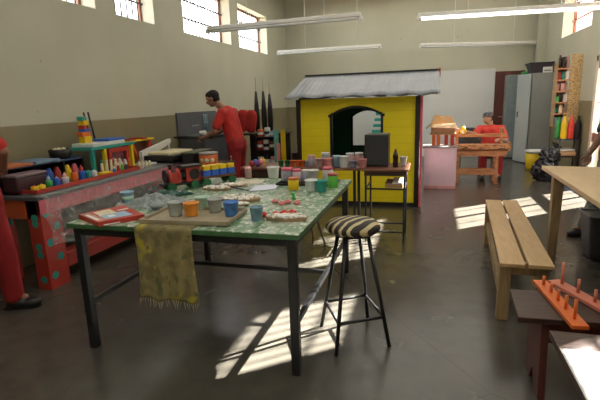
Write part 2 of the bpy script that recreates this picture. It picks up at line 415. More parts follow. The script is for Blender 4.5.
# ---- containers
def cup_bm(c, r, h, mt, mi=None, lvl=.75, mo=None, split=None):
    b = B().m(mt); c = Vector(c)
    pr = [(r*.74,0),(r*.80,h*.12),(r*.97,h*.93),(r*1.05,h*.95),(r*1.05,h),(r*.95,h),(r*.90,h*lvl),(0,h*lvl)]
    b.lathe(c, pr, 20)
    if mi: b.m(mi).lathe(c, [(r*.89,h*lvl+.0005),(r*.89,h*lvl+.002),(0,h*lvl+.002)], 20)
    if split: b.m(split).lathe(c, [(r*.80,h*.25),(r*.885,h*.28),(r*.93,h*.62),(r*.90,h*.63)], 20)
    return b
def cup(px, py, z, wpx, hpx, mt, label, mi=None, split=None, group='plastic cups and tubs of paint', lvl=.75):
    p = at(px, py, z); d = -((CM.transposed() @ (p-Vector((0,0,H)))).z); r = wpx/450*d/2; h = hpx/450*d*.97; p.y += r*.75
    o = cup_bm(p, r, h, mt, mi, lvl, split=split).build('plastic_cup', None, origin=p); tag(o, label, 'cup', group); return o
def jar(px, py, z, wpx, hpx, mt, lid, label, group='lidded paint jars', kind='paint_jar'):
    p = at(px, py, z); d = -((CM.transposed() @ (p-Vector((0,0,H)))).z); r = wpx/450*d/2; h = hpx/450*d*.97; p.y += r*.75
    t = thing(kind, p, label, 'jar', group)
    B().lathe(p, [(r*.85,0),(r,h*.06),(r,h*.74),(r*.86,h*.82),(r*.86,h*.85)], 20).build('jar_body', mt, t)
    B().lathe(p, [(r*.9,h*.83),(r*.94,h*.84),(r*.94,h*.98),(r*.88,h),(0,h)], 20).build('lid', lid, t); return t
def squat(p, r, h, mt, cap, label, group):
    p = Vector(p); t = thing('craft_pot', p, label, 'pot', group); k = .62 if h > .1 else .8
    B().lathe(p, [(r*.92,0),(r,h*.05),(r,h*k-.01),(r*.9,h*k),(0,h*k)], 16).build('pot_body', mt, t)
    B().lathe(p, [(r*.55,h*k),(r*.6,h*k+.002),(r*.5,h*.86),(r*.22,h*.9),(r*.18,h),(0,h)], 12).build('cap', cap, t); return t
def bottle(p, r, h, mt, cap, label, cat='bottle', group=None, name='bottle', label2=None):
    p = Vector(p); t = thing(name, p, label, cat, group)
    b = B().m(mt); b.lathe(p, [(r*.85,0),(r,h*.04),(r,h*.30),(r*.93,h*.36),(r*.93,h*.46),(r,h*.52),(r*.97,h*.64),(r*.6,h*.80),(r*.33,h*.90),(r*.33,h*.93)], 18)
    if label2: b.m(label2).lathe(p, [(r*.945,h*.345),(r*.95,h*.35),(r*.95,h*.47),(r*.945,h*.475)], 18)
    b.build('bottle_body', None, t)
    B().lathe(p, [(r*.40,h*.92),(r*.42,h*.93),(r*.42,h*.99),(r*.36,h),(0,h)], 14).build('cap', cap, t); return t

# tray of cups at the front edge
p0, p1 = at(152,226,T), at(247,226,T)
tr = thing('cardboard_tray', (-1.39, 2.44, T), 'shallow grey-brown cardboard tray holding the paint cups at the front edge', 'tray')
b = B().obox((-1.39,2.44,T+.009), .56, .34, .008, R(3)); b.build('tray_floor', M_tray, tr)
b = B()
for (cx,cy,sx,sy) in ((0,-.17,.56,.012),(0,.17,.56,.012),(-.28,0,.012,.34),(.28,0,.012,.34)):
    v = Matrix.Rotation(R(3),3,'Z') @ Vector((cx,cy,0)); b.obox(Vector((-1.39,2.44,T+.019))+v, sx, sy, .026, R(3))
b.build('tray_rim', M_tray, tr, .003)
TT = T+.014
M_clear = mat('cloudy_clear_plastic', (.50,.55,.52), .2, .15, 20, alpha=.8)
cup(173,217,TT,16,15,M_clear,'empty cloudy clear cup at the left end of the cardboard tray')
cup(189,217,TT,16,14,mat('orange_plastic',(.85,.33,.04),.35,.08),'orange plastic cup in the cardboard tray',mi=mat('brown_paint',(.35,.15,.03),.3))
cup(200,210,TT,15,13,M_mint,'mint green plastic cup behind the orange cup')
cup(213,213,TT,15,14,M_clear,'grey-stained clear tub beside the mint cup', mi=M_grey)
cup(229,217,TT,16,15,mat('streaky_blue_plastic',(.07,.23,.62),.35,.4,30),'streaky blue plastic cup at the right end of the tray', mi=M_lblue)
cup(255,222,T,14,15,mat('grey_blue_plastic',(.16,.28,.36),.3,.35,30),'grey-blue cup of dirty water on the bare table right of the tray', mi=mat('dark_paint_water',(.03,.05,.06),.1))
cup(125,203,T+.004,13,11,M_lblue,'small pale blue tub behind the red boxed set',split=M_mint)
cup(272,179,T,12.5,12,M_cap,'plain white cup at the far edge of the green table')
cup(310,192,T,13,12,M_cap,'cloudy white cup in front of the jars, left of the teal cup')
cup(320.5,192.5,T,12,12,M_teal,'teal plastic cup between the white cup and the green jar')
cup(312,183,T,12,13,M_cap,'tall white cup standing just behind the teal cup')
jar(292.5,190.5,T,11,13,M_yellow,mat('dark_orange_lid',(.6,.16,.03),.4),'yellow paint pot with an orange lid on the green table')
jar(332,188,T,11,15,M_lgreen,mat('dusty_red_lid',(.5,.10,.10),.4),'bright green paint jar with a dull red lid')
# black tray with a row of jars at the far edge
M_pinklid = mat('pink_lid', (.72,.10,.18), .4)
tr = thing('serving_tray', at(300,184,T), 'long low black tray under the row of jars at the far table edge', 'tray')
a = at(278,185,T); bb = at(336,184,T); cy = a.y+.07
B().box(a.x, bb.x, a.y-.02, a.y+.2, T, T+.008).build('tray_floor', M_dark, tr)
b = B().box(a.x,bb.x,a.y-.03,a.y-.02,T,T+.02).box(a.x,bb.x,a.y+.2,a.y+.21,T,T+.02).box(a.x-.01,a.x,a.y-.03,a.y+.21,T,T+.02).box(bb.x,bb.x+.01,a.y-.03,a.y+.21,T,T+.02); b.build('tray_rim', M_dark, tr)
z = T+.009
M_murky = mat('murky_glass', (.32,.32,.36), .2, .35, 40)
jar(286,182,z,12,14,M_murky,M_pinklid,'murky grey jar with a pink lid at the left end of the black tray')
jar(296,182,z,9.5,13,mat('pale_rose_jar',(.66,.52,.54),.3,.1),M_pinklid,'pale rose jar with a pink lid, second from the left on the black tray')
jar(304.5,181.5,z,8,12,mat('lavender_jar',(.40,.40,.50),.3,.1),M_cap,'lavender jar with a pale lid in the middle of the black tray')
jar(327,181,z,11,14,mat('milky_jar',(.70,.66,.64),.3,.1),M_pinklid,'milky jar with a pink lid at the right end of the black tray')
jar(247.5,179,T,7,12,mat('rose_glass',(.45,.28,.26),.25,.2,30),M_lpink,'small rose coloured jar at the far left corner of the green table')
# small cap
p = at(293.5,199,T); tag(B().lathe(p,[(.018,0),(.018,.008),(.010,.012),(.010,.03),(.016,.034),(.016,.045),(0,.047)],14).build('green_stopper',M_green,origin=p),'small green bottle cap standing in front of the yellow pot','cap')
# flowers
def flower(px, py, r, mt, label, grp):
    p = at(px, py, T); b = B(); b.ball(p+Vector((0,0,r*.65)), r*.7, r*.7, r*.62, n=10)
    for i in range(6):
        a = i*PI/3+random.random()*.5
        b.ball(p+Vector((math.cos(a)*r*.62, math.sin(a)*r*.62, r*.48+random.random()*r*.1)), r*.5, r*.36, r*.42, Matrix.Rotation(a,3,'Z'), 8)
    o = b.build('paper_flower', mt, origin=p); tag(o, label, 'flower', grp)
for i, (x, y) in enumerate(((264,217),(276,216.5),(284.5,215),(292,214.5))):
    flower(x, y, .027, M_flower, ['first','second','third','rightmost'][i]+' of the red paper flowers behind the white yarn strip, from the left', 'red paper flowers')
for i, (x, y) in enumerate(((275,203),(282,205),(288,203.5),(297,204.5))):
    flower(x, y, .024, M_flowerp, ['first','second','third','rightmost'][i]+' pale pink paper flower from the left, middle of the green table', 'pink paper flowers')
# yarn mosaics
def mosaic(px0, px1, py, dep, label, th=.018, rz=0):
    a, b_ = at(px0, py, T), at(px1, py, T); L = (b_-a).length; c = (a+b_)/2; c.y += dep/2; c.x -= 0
    t = thing('yarn_mosaic', c, label, 'craft panel', 'white yarn craft panels', rz)
    def pts(s_, z_): return [c+Matrix.Rotation(rz,3,'Z')@Vector((math.cos(k*PI/8)*L/2*s_*(1+.06*math.sin(k*3)), math.sin(k*PI/8)*dep/2*s_*(1+.1*math.cos(k*2)), z_)) for k in range(16)]
    B().prism(pts(1,0), (0,0,th)).build('backing_board', M_slab, t, .003)
    b = B()
    for i in range(70):
        u, v = random.uniform(-1,1), random.uniform(-1,1)
        if u*u+v*v > .92: continue
        q = c+Matrix.Rotation(rz,3,'Z')@Vector((u*L/2*.93, v*dep/2*.93, th+.003)); b.ball(q, .022, .016, .009, Matrix.Rotation(random.random()*3,3,'Z'), 8)
    b.build('yarn_covering', M_foam, t)
mosaic(199,228,191,.14,'white yarn panel nearest the toy train on the green table')
mosaic(212,256,203,.20,'large oval brown board covered with white yarn, middle of the green table',.022)
mosaic(233,247,206.5,.06,'small white yarn scrap behind the blue cup',.012)
mosaic(263,305,222,.11,'white yarn strip on a brown board at the front right table corner',.02,R(4))
mosaic(216,246,187,.11,'thin white yarn panel lying against the far paper sheets',.012)
# papers
def sheet(name, pts, mt, label, cat, z=T, curl=.0):
    P4 = [at(x,y,z+.002) for x,y in pts]
    o = B().grid(lambda u,v: P4[0].lerp(P4[1],u).lerp(P4[3].lerp(P4[2],u),v)+Vector((0,0,curl*u*u+.002*math.sin(u*7+v*5)+.002)), 10, 8).build(name, mt, solid=.0015)
    return tag(o, label, cat)
sheet('paper_sheet', ((248,192),(276,189),(280,184),(254,186)), mat('bluish_paper',(.70,.73,.84),.6,.03), 'bluish white paper sheet lying in front of the plain white cup', 'paper')
sheet('printed_sheet', ((236,184),(262,184),(266,179.5),(240,179.5)), M_mosaic, 'yellowish patterned sheet at the far left of the green table', 'paper')
o = sheet('wooden_stick', ((215,184.5),(250,191.5),(251,190.5),(216,183.5)), M_dark, 'thin black stick lying across the far part of the green table', 'stick')
# boxed set at the front left
A_ = [at(79,219,T), at(99,227,T), at(145,219,T), at(124,209,T)]
t = thing('boxed_game', sum(A_, Vector())/4, 'flat red boxed set with a pale blue picture on the green table corner', 'box')
up = Vector((0,0,.028))
def q4(u, v, z): return A_[1].lerp(A_[2],u).lerp(A_[0].lerp(A_[3],u),v)+Vector((0,0,z))
B().m(M_redp).hexa([q4(0,0,.001),q4(1,0,.001),q4(1,1,.001),q4(0,1,.001),q4(0,0,.016),q4(1,0,.016),q4(1,1,.016),q4(0,1,.016)]).m(M_paper).hexa([q4(.1,-.004,.004),q4(.45,-.004,.004),q4(.45,.0,.004),q4(.1,.0,.004),q4(.1,-.004,.011),q4(.45,-.004,.011),q4(.45,0,.011),q4(.1,0,.011)]).build('box_base', None, t)
b = B().m(M_redp).hexa([q4(0,0,.016),q4(1,0,.016),q4(1,1,.016),q4(0,1,.016),q4(0,0,.030),q4(1,0,.030),q4(1,1,.030),q4(0,1,.030)])
def patch(u0,u1,v0,v1,m_,z): b.m(m_).poly([q4(u0,v0,z),q4(u1,v0,z),q4(u1,v1,z),q4(u0,v1,z)])
patch(.02,.20,.05,.95,mat('brown_pink_print',(.50,.22,.18),.4,.4,20),.0305); patch(.22,.80,.12,.52,M_lblue,.0306); patch(.25,.62,.5,.9,mat('cream_print',(.72,.66,.45),.4,.3,30),.0307)
patch(.05,.12,.2,.8,M_paper,.0309); patch(.7,.95,.62,.68,M_paper,.0308); patch(.35,.5,.25,.4,M_paper,.031)
b.build('box_lid', None, t)

# crumpled plastic on the table's left side
def rough_sheet(name, x0, x1, y0, y1, z, amp, mt, label, seed, cat='plastic sheet', sc=9):
    def f(u, v):
        x, y = x0+(x1-x0)*u + .03*math.sin(v*8+seed), y0+(y1-y0)*v+.03*math.sin(u*9+seed)
        k = min(1, 6*min(u,1-u,v,1-v))
        return (x, y, z+.004+amp*k*abs(noise.noise(Vector((x*sc,y*sc,seed))))*1.6+amp*.4*k*abs(noise.noise(Vector((x*sc*3,y*sc*3,seed)))))
    o = B().grid(f, 44, 44, False).build(name, mt); tag(o, label, cat); return o
rough_sheet('plastic_sheet', -2.12, -1.74, 2.60, 3.03, T, .05, M_plasticd, 'crumpled smoky plastic sheet on the left side of the green table', 3)
rough_sheet('folded_cloth', -2.08, -1.80, 3.05, 3.17, T+.0, .05, M_tealc, 'dark teal-grey crumpled cloth in front of the toy locomotive', 5, 'cloth', 12)
for i, (x, y, s_) in enumerate(((157,209,.05),(184,204,.045))):
    p = at(x, y, T+.003); b = B().ball(p+Vector((0,0,s_*.45)), s_, s_*.8, s_*.45, n=14)
    for v in b.bm.verts: v.co += Vector((1,1,.3))*noise.noise(v.co*60)*.012
    for v in b.bm.verts: v.co.z = max(v.co.z, p.z)
    tag(b.build('crumpled_rag', mat('grey_rag',(.30,.34,.34),.9,.2,30)), ['grey crumpled rag lying left of the clear cup','pale crumpled rag lying behind the orange cup'][i], 'rag', 'crumpled rags')

# ---- toy train (stands diagonally at the back left of the table)
a = at(165,193,T); e = at(237,182,T); dv = (e-a); dv.z = 0; L = dv.length; dv.normalize(); nv = Vector((-dv.y, dv.x, 0))
rz = math.atan2(dv.y, dv.x); org = a + nv*.06
t = thing('toy_train', org, 'red and black toy locomotive pulling a wagon of blue and yellow blocks', 'toy')
def tp(u, v, z): return org + dv*u + nv*v + Vector((0,0,T-org.z+z*1.4))
def tb(b, u0, u1, v0, v1, z0, z1): return b.hexa([tp(u0,v0,z0),tp(u1,v0,z0),tp(u1,v1,z0),tp(u0,v1,z0),tp(u0,v0,z1),tp(u1,v0,z1),tp(u1,v1,z1),tp(u0,v1,z1)])
tb(B(), 0, L*.50, -.055, .055, .030, .045).build('locomotive_base', M_dark, t, .003)
E1 = L*.50
lo = tb(B(), E1*.60, E1*.98, -.047, .047, .045, .13).build('cab', M_redp, t, .003)
tb(B(), E1*.50, E1*1.03, -.06, .06, .13, .142).build('cab_roof', M_dark, t, .003)
B().tube(tp(E1*.12,0,.088), tp(E1*.64,0,.088), .046, n=20).build('boiler', M_dark, t)
for kk in (.14,.36): B().tube(tp(E1*kk,0,.088), tp(E1*kk+.03,0,.088), .056, n=20).build('boiler_ring', M_redp, t)
B().tube(tp(E1*.09,0,.088), tp(E1*.13,0,.088), .056, n=20).build('boiler_front', M_dark, t)
B().lathe(tp(E1*.25,0,.12), [(.012,0),(.012,.03),(.019,.035),(.019,.05),(0,.05)], 12).build('chimney', M_dark, t)
for k in (.2, .8):
    for sd in (-.062, .062): B().tube(tp(E1*k,sd-.008,.026), tp(E1*k,sd+.008,.026), .036, n=18).build('wheel', M_inside, t)
for k in (.40,):
    for sd in (-.05,): 
        B().tube(tp(E1*.82,sd-.006,.088), tp(E1*.82,sd+.004,.088), .046, n=18).build('cab_window', M_dark, t)
B().tube(tp(E1*.32,-.052,.075), tp(E1*.32,-.040,.075), .052, n=18).build('front_hoop', M_redp, t)
tb(B(), E1*1.04, L, -.06, .06, .048, .060).build('wagon_base', M_mid, t, .002)
for k in (.12, .85):
    for sd in (-.068, .068): B().tube(tp(E1+ (L-E1)*k,sd-.008,.026), tp(E1+(L-E1)*k,sd+.008,.026), .036, n=18).build('wheel', M_inside, t)
    B().tube(tp(E1+(L-E1)*k,-.066,.03), tp(E1+(L-E1)*k,.066,.03), .012, n=8).build('axle', M_dark, t)
WL = L-E1*1.06
for k in range(8):
    u = E1*1.07 + WL*(k//2)/4; v = -.05 if k % 2 == 0 else .003
    blk = thing('toy_block', tp(u+.04,v+.02,.061), ('near' if k%2==0 else 'far')+'-side blue block with a yellow top, %s on the train wagon' % ['directly behind the cab','second behind the cab','third behind the cab','at the wagon end'][k//2], 'block', 'blocks on the train wagon')
    tb(B(), u, u+WL*.22, v, v+.046, .061, .098).build('block_body', M_blue, blk, .002)
    if k < 7: tb(B(), u+.003, u+WL*.22-.003, v+.003, v+.043, .098, .125).build('block_top', M_yellow, blk, .002)

# ------------------------------------------------------------------ zebra bar stool
sc_ = Vector((-.455, 2.79, 0))
t = thing('bar_stool', sc_, 'tall black bar stool with a zebra-striped cushion seat', 'stool')
B().lathe(sc_+Vector((0,0,.735)), [(.13,-.012),(.165,-.008),(.178,.012),(.176,.032),(.15,.052),(.09,.064),(0,.068)], 32).build('seat_cushion', M_zebra, t)
B().lathe(sc_+Vector((0,0,.705)), [(.13,0),(.14,.004),(.14,.018),(0,.018)], 24).build('seat_ring', M_black, t)
feet = [Vector((-.515,2.48,0)), Vector((-.205,2.66,0)), Vector((-.69,2.83,0)), Vector((-.39,3.02,0))]
tops = [sc_+(f_-sc_)*.42+Vector((0,0,.71)) for f_ in feet]
for f_, q in zip(feet, tops): B().tube(f_, q, .0125, n=12).build('leg', M_black, t)
for i, j in ((0,1),(1,3),(3,2),(2,0)):
    k = .27; B().tube(feet[i].lerp(tops[i],k), feet[j].lerp(tops[j],k), .010, n=10).build('footrest_rail', M_black, t)

# ------------------------------------------------------------------ long board table behind, with desk and speaker
ZT = .82
t = thing('long_bench_table', (-1.38, 5.1, 0), 'long narrow red-brown plank table behind the green table', 'table')
B().box(-2.12,-.70,4.86,5.30,ZT-.028,ZT).build('tabletop', M_mid, t, .004)
B().box(-2.10,-1.62,4.90,4.92,ZT-.16,ZT-.03).build('side_panel', M_brown, t, .003)
for x in (-2.05,-.78): 
    for y in (4.92, 5.24): B().bar((x,y,0),(x,y,ZT-.028),.03).build('leg', M_black, t)
t = thing('school_desk', (-.45, 5.1, 0), 'tall narrow school desk with black frame carrying the loudspeaker', 'desk')
B().box(-.69,-.19,4.80,5.32,ZT-.022,ZT).build('desktop', M_mid, t, .004)
B().box(-.66,-.21,4.82,5.28,ZT-.075,ZT-.024).build('desk_tray', M_brown, t, .003)
for x in (-.645,-.235):
    for y in (4.84,5.28): B().bar((x,y,0),(x,y,ZT-.022),.020).build('leg', M_black, t)
for y, zz in ((4.84,.12),(5.28,.10),(4.84,.60)): B().bar((-.645,y,zz),(-.235,y,zz),.016).build('rail', M_black, t)
for x in (-.645,-.235): B().bar((x,4.84,.60),(x,5.28,.60),.016).build('side_rail', M_black, t)
o = B().m(M_card).box(-.44,-.25,4.86,5.2,.61,.655).m(M_paper).box(-.36,-.255,4.855,5.19,.655,.672).build('paper_stack', None); tag(o,'stack of brown folders and white paper on the desk rack','papers')
sp = thing('loudspeaker', (-.55,5.12,ZT), 'tall charcoal loudspeaker box standing on the narrow desk', 'speaker')
B().box(-.68,-.42,5.0,5.26,ZT,1.175).build('cabinet', M_blackp, sp, .01)
B().box(-.668,-.432,4.988,5.0,ZT+.015,1.162).build('grille', M_speaker, sp, .006)
p = atY(395.5,163,4.98); p.z = ZT; bottle(p, .030, .20, M_cola, M_redp, 'small dark cola bottle with a red cap beside the loudspeaker', name='cola_bottle')
tag(cup_bm((-.26,5.1,ZT),.042,.10,M_cap).build('plastic_cup',None,origin=(-.26,5.1,ZT)),'small clear cup right of the cola bottle','cup','plastic cups and tubs of paint')
# row of pots on the long table
def row(px, py, w, h, mt, label, lid=None): 
    if lid: return jar(px, py, ZT, w, h, mt, lid, label, 'tubs along the long plank table')
    return cup(px, py, ZT, w, h, mt, label, group='tubs along the long plank table')
p = at(255,167,ZT); b = B()
for i, c_ in enumerate((M_redp, M_blue, mat('purple_wool',(.15,.07,.25),.8), M_flowerp)):
    b.m(c_).ball(p+Vector(((i-1.5)*.035, .03*(i%2)+.04, .035+.012*(i%2))), .036, n=10)
tag(b.build('wool_bundle', None), 'bundle of red, blue and purple wool balls at the left end of the plank table', 'wool')
bottle(at(262.5,164.5,ZT)+Vector((0,.03,0)), .022, .09, M_yellow, M_orange, 'small yellow glue bottle next to the wool bundle')
for i, x in enumerate((280.5, 287)): row(x, 166.5, 5.5, 6, M_inside, ['left','right'][i]+' one of the two small dark green pots on the plank table')
for i, x in enumerate((292, 297.5, 302)): row(x, 166.8, 5.5, 6.5, M_orange, ['first','middle','last'][i]+' of the three small orange-red pots on the plank table')
row(306.5,166.5,5,5.5,M_lblue,'small pale blue pot right after the orange pots')
row(311,167,7.5,12,mat('grey_lilac_jar',(.42,.36,.42),.4),'grey-lilac jar with a dusty pink lid on the plank table',M_lpink)
row(319,167.5,8,9,mat('dull_pink_tub',(.55,.36,.36),.5),'dull pink tub on the plank table')
row(325,164.5,9,12,M_murky,'tub with a white lid standing behind the coral cup',M_cap)
row(327.5,168,9,9.5,mat('coral_cup',(.78,.28,.26),.45),'coral pink cup at the front of the plank table')
row(336,167.5,9,12,mat('slate_tub',(.16,.24,.28),.4),'slate blue tub with a pale lid on the plank table',M_lblue)
row(343,168,10,12,M_cap,'white tub right of the slate blue tub')
row(349.5,164,9,11,mat('pink_white_tub',(.70,.50,.48),.45),'pinkish tub with a white lid left of the loudspeaker, in the back row',M_cap)
row(352.5,168,8,7,mat('blue_grey_cup',(.22,.26,.36),.4),'small blue-grey cup in front of the pinkish tub')
row(358.5,164,9,11.5,M_lpink,'pale tub with a white lid in the back row closest to the loudspeaker',M_cap)
row(362.5,168,8,9,mat('pink_tub',(.66,.28,.28),.45),'pink tub at the front, just left of the loudspeaker')
# thin-legged stool under the long table
q = Vector((-1.32, 4.66, 0))
t = thing('wooden_stool', q, 'low stool with thin splayed brown legs under the plank table', 'stool')
B().lathe(q+Vector((0,0,.46)), [(.15,0),(.16,.01),(.16,.025),(0,.03)], 20).build('seat', M_brown, t)
for x, y in ((-1.06,4.62),(-1.27,4.90),(-1.37,4.40),(-1.58,4.72)):
    f_ = Vector((x,y,0)); B().tube(f_, q+(f_-q)*.4+Vector((0,0,.46)), .010, .013, 8).build('leg', M_brown, t)

# ------------------------------------------------------------------ playhouse
hx0, hx1, hy0, hy1 = -1.89, -.13, 6.62, 8.15
t = thing('playhouse', (-1.0, 7.4, 0), 'bright yellow wooden playhouse with arched window and grey corrugated roof', 'playhouse')
def arch_wall(b, x0, x1, y, th, zt, zb, ax0, ax1, zs, zc, sill, n_=16):
    def arc(x): u = (x-(ax0+ax1)/2)/((ax1-ax0)/2); return zs+(zc-zs)*(1-u*u)
    b.box(x0,ax0,y,y+th,zb,zt).box(ax1,x1,y,y+th,zb,zt).box(ax0,ax1,y,y+th,zb,sill)
    for i in range(n_):
        a, c = ax0+(ax1-ax0)*i/n_, ax0+(ax1-ax0)*(i+1)/n_
        b.hexa([(a,y,arc(a)),(c,y,arc(c)),(c,y+th,arc(c)),(a,y+th,arc(a)),(a,y,zt),(c,y,zt),(c,y+th,zt),(a,y+th,zt)])
    return arc
b = B().m(M_yel); arc = arch_wall(b, hx0, hx1, hy0, .02, 1.58, .05, -1.38, -.66, 1.335, 1.44, .72); b.build('front_wall', None, t)
b = B().m(M_inside); arch_wall(b, hx0+.04, hx1-.04, hy0+.022, .01, 1.56, .05, -1.38, -.66, 1.335, 1.44, .72); b.build('lining', None, t)
fr = B(); pts = [(-1.40,hy0-.02,.72)]
K = 18
for i in range(K):
    a, c = -1.40+.76*i/K, -1.40+.76*(i+1)/K
    fa, fc = arc(max(-1.38,min(-.66,a))), arc(max(-1.38,min(-.66,c)))
    fr.hexa([(a,hy0-.015,fa-.005),(c,hy0-.015,fc-.005),(c,hy0+.035,fc-.005),(a,hy0+.035,fa-.005),(a,hy0-.015,fa+.03),(c,hy0-.015,fc+.03),(c,hy0+.035,fc+.03),(a,hy0+.035,fa+.03)])
fr.box(-1.41,-1.375,hy0-.015,hy0+.035,.70,1.34).box(-.665,-.63,hy0-.015,hy0+.035,.70,1.34).box(-1.43,-.61,hy0-.03,hy0+.035,.68,.72)
fr.box(-1.43,-1.37,hy0-.018,hy0+.03,1.31,1.35).box(-.67,-.61,hy0-.018,hy0+.03,1.31,1.35)
fr.build('window_frame', M_dark, t)
ql, qr, qt, qb = atY(353,112,hy1).x, atY(383,112,hy1).x, atY(362,110,hy1).z, atY(362,145,hy1).z
b = B().m(M_inside); arcb = arch_wall(b, hx0, hx1, hy1-.03, .03, 1.58, .05, ql, qr, qt-.1, qt, qb, 8); b.build('back_wall', None, t)
fr = B()
for i in range(8):
    a, c = ql+(qr-ql)*i/8, ql+(qr-ql)*(i+1)/8; fa, fc = arcb(a), arcb(c)
    fr.hexa([(a,hy1-.05,fa-.012),(c,hy1-.05,fc-.012),(c,hy1,fc-.012),(a,hy1,fa-.012),(a,hy1-.05,fa+.015),(c,hy1-.05,fc+.015),(c,hy1,fc+.015),(a,hy1,fa+.015)])
fr.box(ql-.03,ql,hy1-.05,hy1,qb-.12,qt-.08).box(qr,qr+.03,hy1-.05,hy1,qb-.03,qt-.08).box(ql-.03,qr+.03,hy1-.05,hy1,qb-.03,qb); fr.build('back_window_frame', M_dark, t)
B().m(M_inside).box(hx0,hx0+.03,hy0+.04,hy1-.03,.05,1.58).build('side_wall', None, t)
B().m(mat('plum_board',(.30,.15,.15),.6)).box(hx1-.03,hx1,hy0+.04,hy1-.03,.05,1.58).build('side_wall', None, t)
for x in (hx0-.03, hx1-.055): B().box(x,x+.065,hy0-.025,hy0+.035,0,1.58).build('corner_post', M_dark, t, .003)
B().box(hx1+.012,hx1+.045,hy0-.02,hy0+.035,0,1.58).build('corner_strip', mat('pink_strip_paint',(.80,.12,.20),.45), t, .003)
B().box(hx0,hx1,hy0-.022,hy0+.03,0,.055).build('base_board', M_dark, t)
B().box(hx0,hx1,hy0+.04,hy1,.02,.05).build('floor_board', M_brown, t)
for x in (hx0,hx1-.03): B().prism([(x,hy0,1.58),(x,hy1,1.58),(x,7.42,1.93)],(.03,0,0)).build('gable', M_dark, t)
def roof(y0, z0, y1, z1):
    def f(u, v):
        x = -1.975+2.11*u; s_ = v
        x += (-.04+.0*u)*(1-v) if u < .5 else .0
        dz = .0028*math.sin(x*2*PI/.076)+.010*math.sin(x*2*PI/.36+.6)*(1-v)
        return (x, y0+(y1-y0)*v, z0+(z1-z0)*v+dz)
    return B().grid(f, 240, 6).build('roof_sheet', M_zinc, t, solid=.003)
roof(6.33, 1.60, 7.42, 1.955); roof(8.4, 1.60, 7.42, 1.955)
B().obox((-.93,7.42,1.965), 2.10, .06, .018).build('ridge_strip', M_dark, t)
B().box(.125,.15,7.36,7.46,1.85,1.985).build('ridge_end', M_redp, t)

# teal stepped rack seen through the playhouse window
p = atY(374,140,11.9); t = thing('stepped_rack', (p.x,11.95,0), 'teal stepped rack leaning behind the playhouse, seen through its window', 'rack')
for k in range(7):
    w = .42-.035*k; zz = .25+.15*k; B().box(p.x+.26-w, p.x+.26, 11.85, 12.05, zz, zz+.07).build('tread', M_teal, t)
B().box(p.x+.26,p.x+.30,11.85,12.05,0,1.25).build('upright', M_inside, t)
B().bar((p.x-.17,11.95,0),(p.x+.27,11.95,1.22),.03,.03).build('upright', M_cap, t)

# ------------------------------------------------------------------ lilac counter and things on it
t = thing('lilac_counter', (.19, 8.2, 0), 'lilac fronted counter with grey top right of the playhouse', 'counter')
B().box(-.06,.47,8.06,8.50,.0,.70).build('counter_body', M_lilac, t, .004)
B().box(-.09,.49,8.03,8.52,.70,.725).build('countertop', mat('grey_counter_top',(.22,.21,.20),.4), t, .003)
B().box(-.06,.47,8.045,8.06,.0,.05).build('kickboard', mat('dusty_pink_kickboard',(.5,.30,.30),.5), t)
t = thing('cardboard_box', (.28,8.42,.92), 'open brown cardboard box with raised flaps on the counter', 'box')
# the box sits on a little orange trestle
tt = thing('toy_trestle', (.24,8.36,.725), 'small orange and red wooden trestle on the lilac counter', 'toy')
for x in (.06,.14): B().box(x,x+.06,8.30,8.36,.725,.91).build('leg', M_orange, tt, .003)
for x in (.27,.37): B().box(x,x+.06,8.30,8.36,.725,.91).build('leg', M_redp, tt, .003)
B().box(.02,.46,8.26,8.50,.91,.932).build('board', M_card, tt, .002)
t.location.z = .932
b = B(); b.box(.04,.44,8.28,8.52,.933,.94)
for q in ((.04,.44,8.28,8.286),(.04,.44,8.514,8.52),(.04,.046,8.28,8.52),(.434,.44,8.28,8.52)): b.box(q[0],q[1],q[2],q[3],.933,1.10)
b.build('box_body', M_card, t)
B().hexa([(.04,8.28,1.10),(.44,8.28,1.10),(.47,8.20,1.02),(.01,8.20,1.04),(.04,8.284,1.103),(.44,8.284,1.103),(.47,8.204,1.023),(.01,8.204,1.043)]).build('flap', M_card, t)
B().hexa([(.04,8.516,1.10),(.44,8.516,1.10),(.40,8.60,1.21),(.10,8.60,1.24),(.04,8.52,1.10),(.44,8.52,1.10),(.40,8.604,1.21),(.10,8.604,1.24)]).build('flap', M_card, t)
B().hexa([(.04,8.28,1.10),(.04,8.52,1.10),(-.05,8.50,1.02),(-.04,8.3,1.0),(.043,8.28,1.103),(.043,8.52,1.103),(-.047,8.50,1.023),(-.037,8.3,1.003)]).build('flap', M_card, t)

# ------------------------------------------------------------------ loom
t = thing('weaving_loom', (.84, 8.76, 0), 'orange-stained wooden weaving loom frame in front of the seated man', 'loom')
lx0, lx1, ly0, ly1 = .50, 1.20, 8.58, 8.90
def Lb(nm, *a, m_=M_loom): B().box(*a).build(nm, m_, t, .004)
for x in (lx0, lx1-.05):
    Lb('leg', x, x+.055, ly0, ly0+.05, 0, .56); Lb('leg', x, x+.055, ly1-.05, ly1, 0, .56)
for x in (lx0-.02, lx1+.02):
    Lb('post', x, x+.045, ly0+.1, ly0+.145, .56, .98)
Lb('top_beam', lx0-.06, lx1+.13, ly0+.09, ly0+.155, .83, .885)
Lb('warp_beam', lx0-.05, lx1+.17, ly0-.03, ly0+.25, .62, .70, m_=M_loomd)
Lb('front_rail', lx0-.03, lx1+.13, ly0-.02, ly0+.03, .50, .575)
Lb('bench_board', lx0-.02, lx1+.16, ly0, ly1, .575, .60)
Lb('lower_rail', lx0, lx1, ly0-.005, ly0+.03, .16, .26); Lb('lower_rail', lx0, lx1, ly1-.03, ly1, .16, .24)
Lb('end_bracket', lx1+.14, lx1+.19, ly0-.02, ly0+.2, .60, .74)
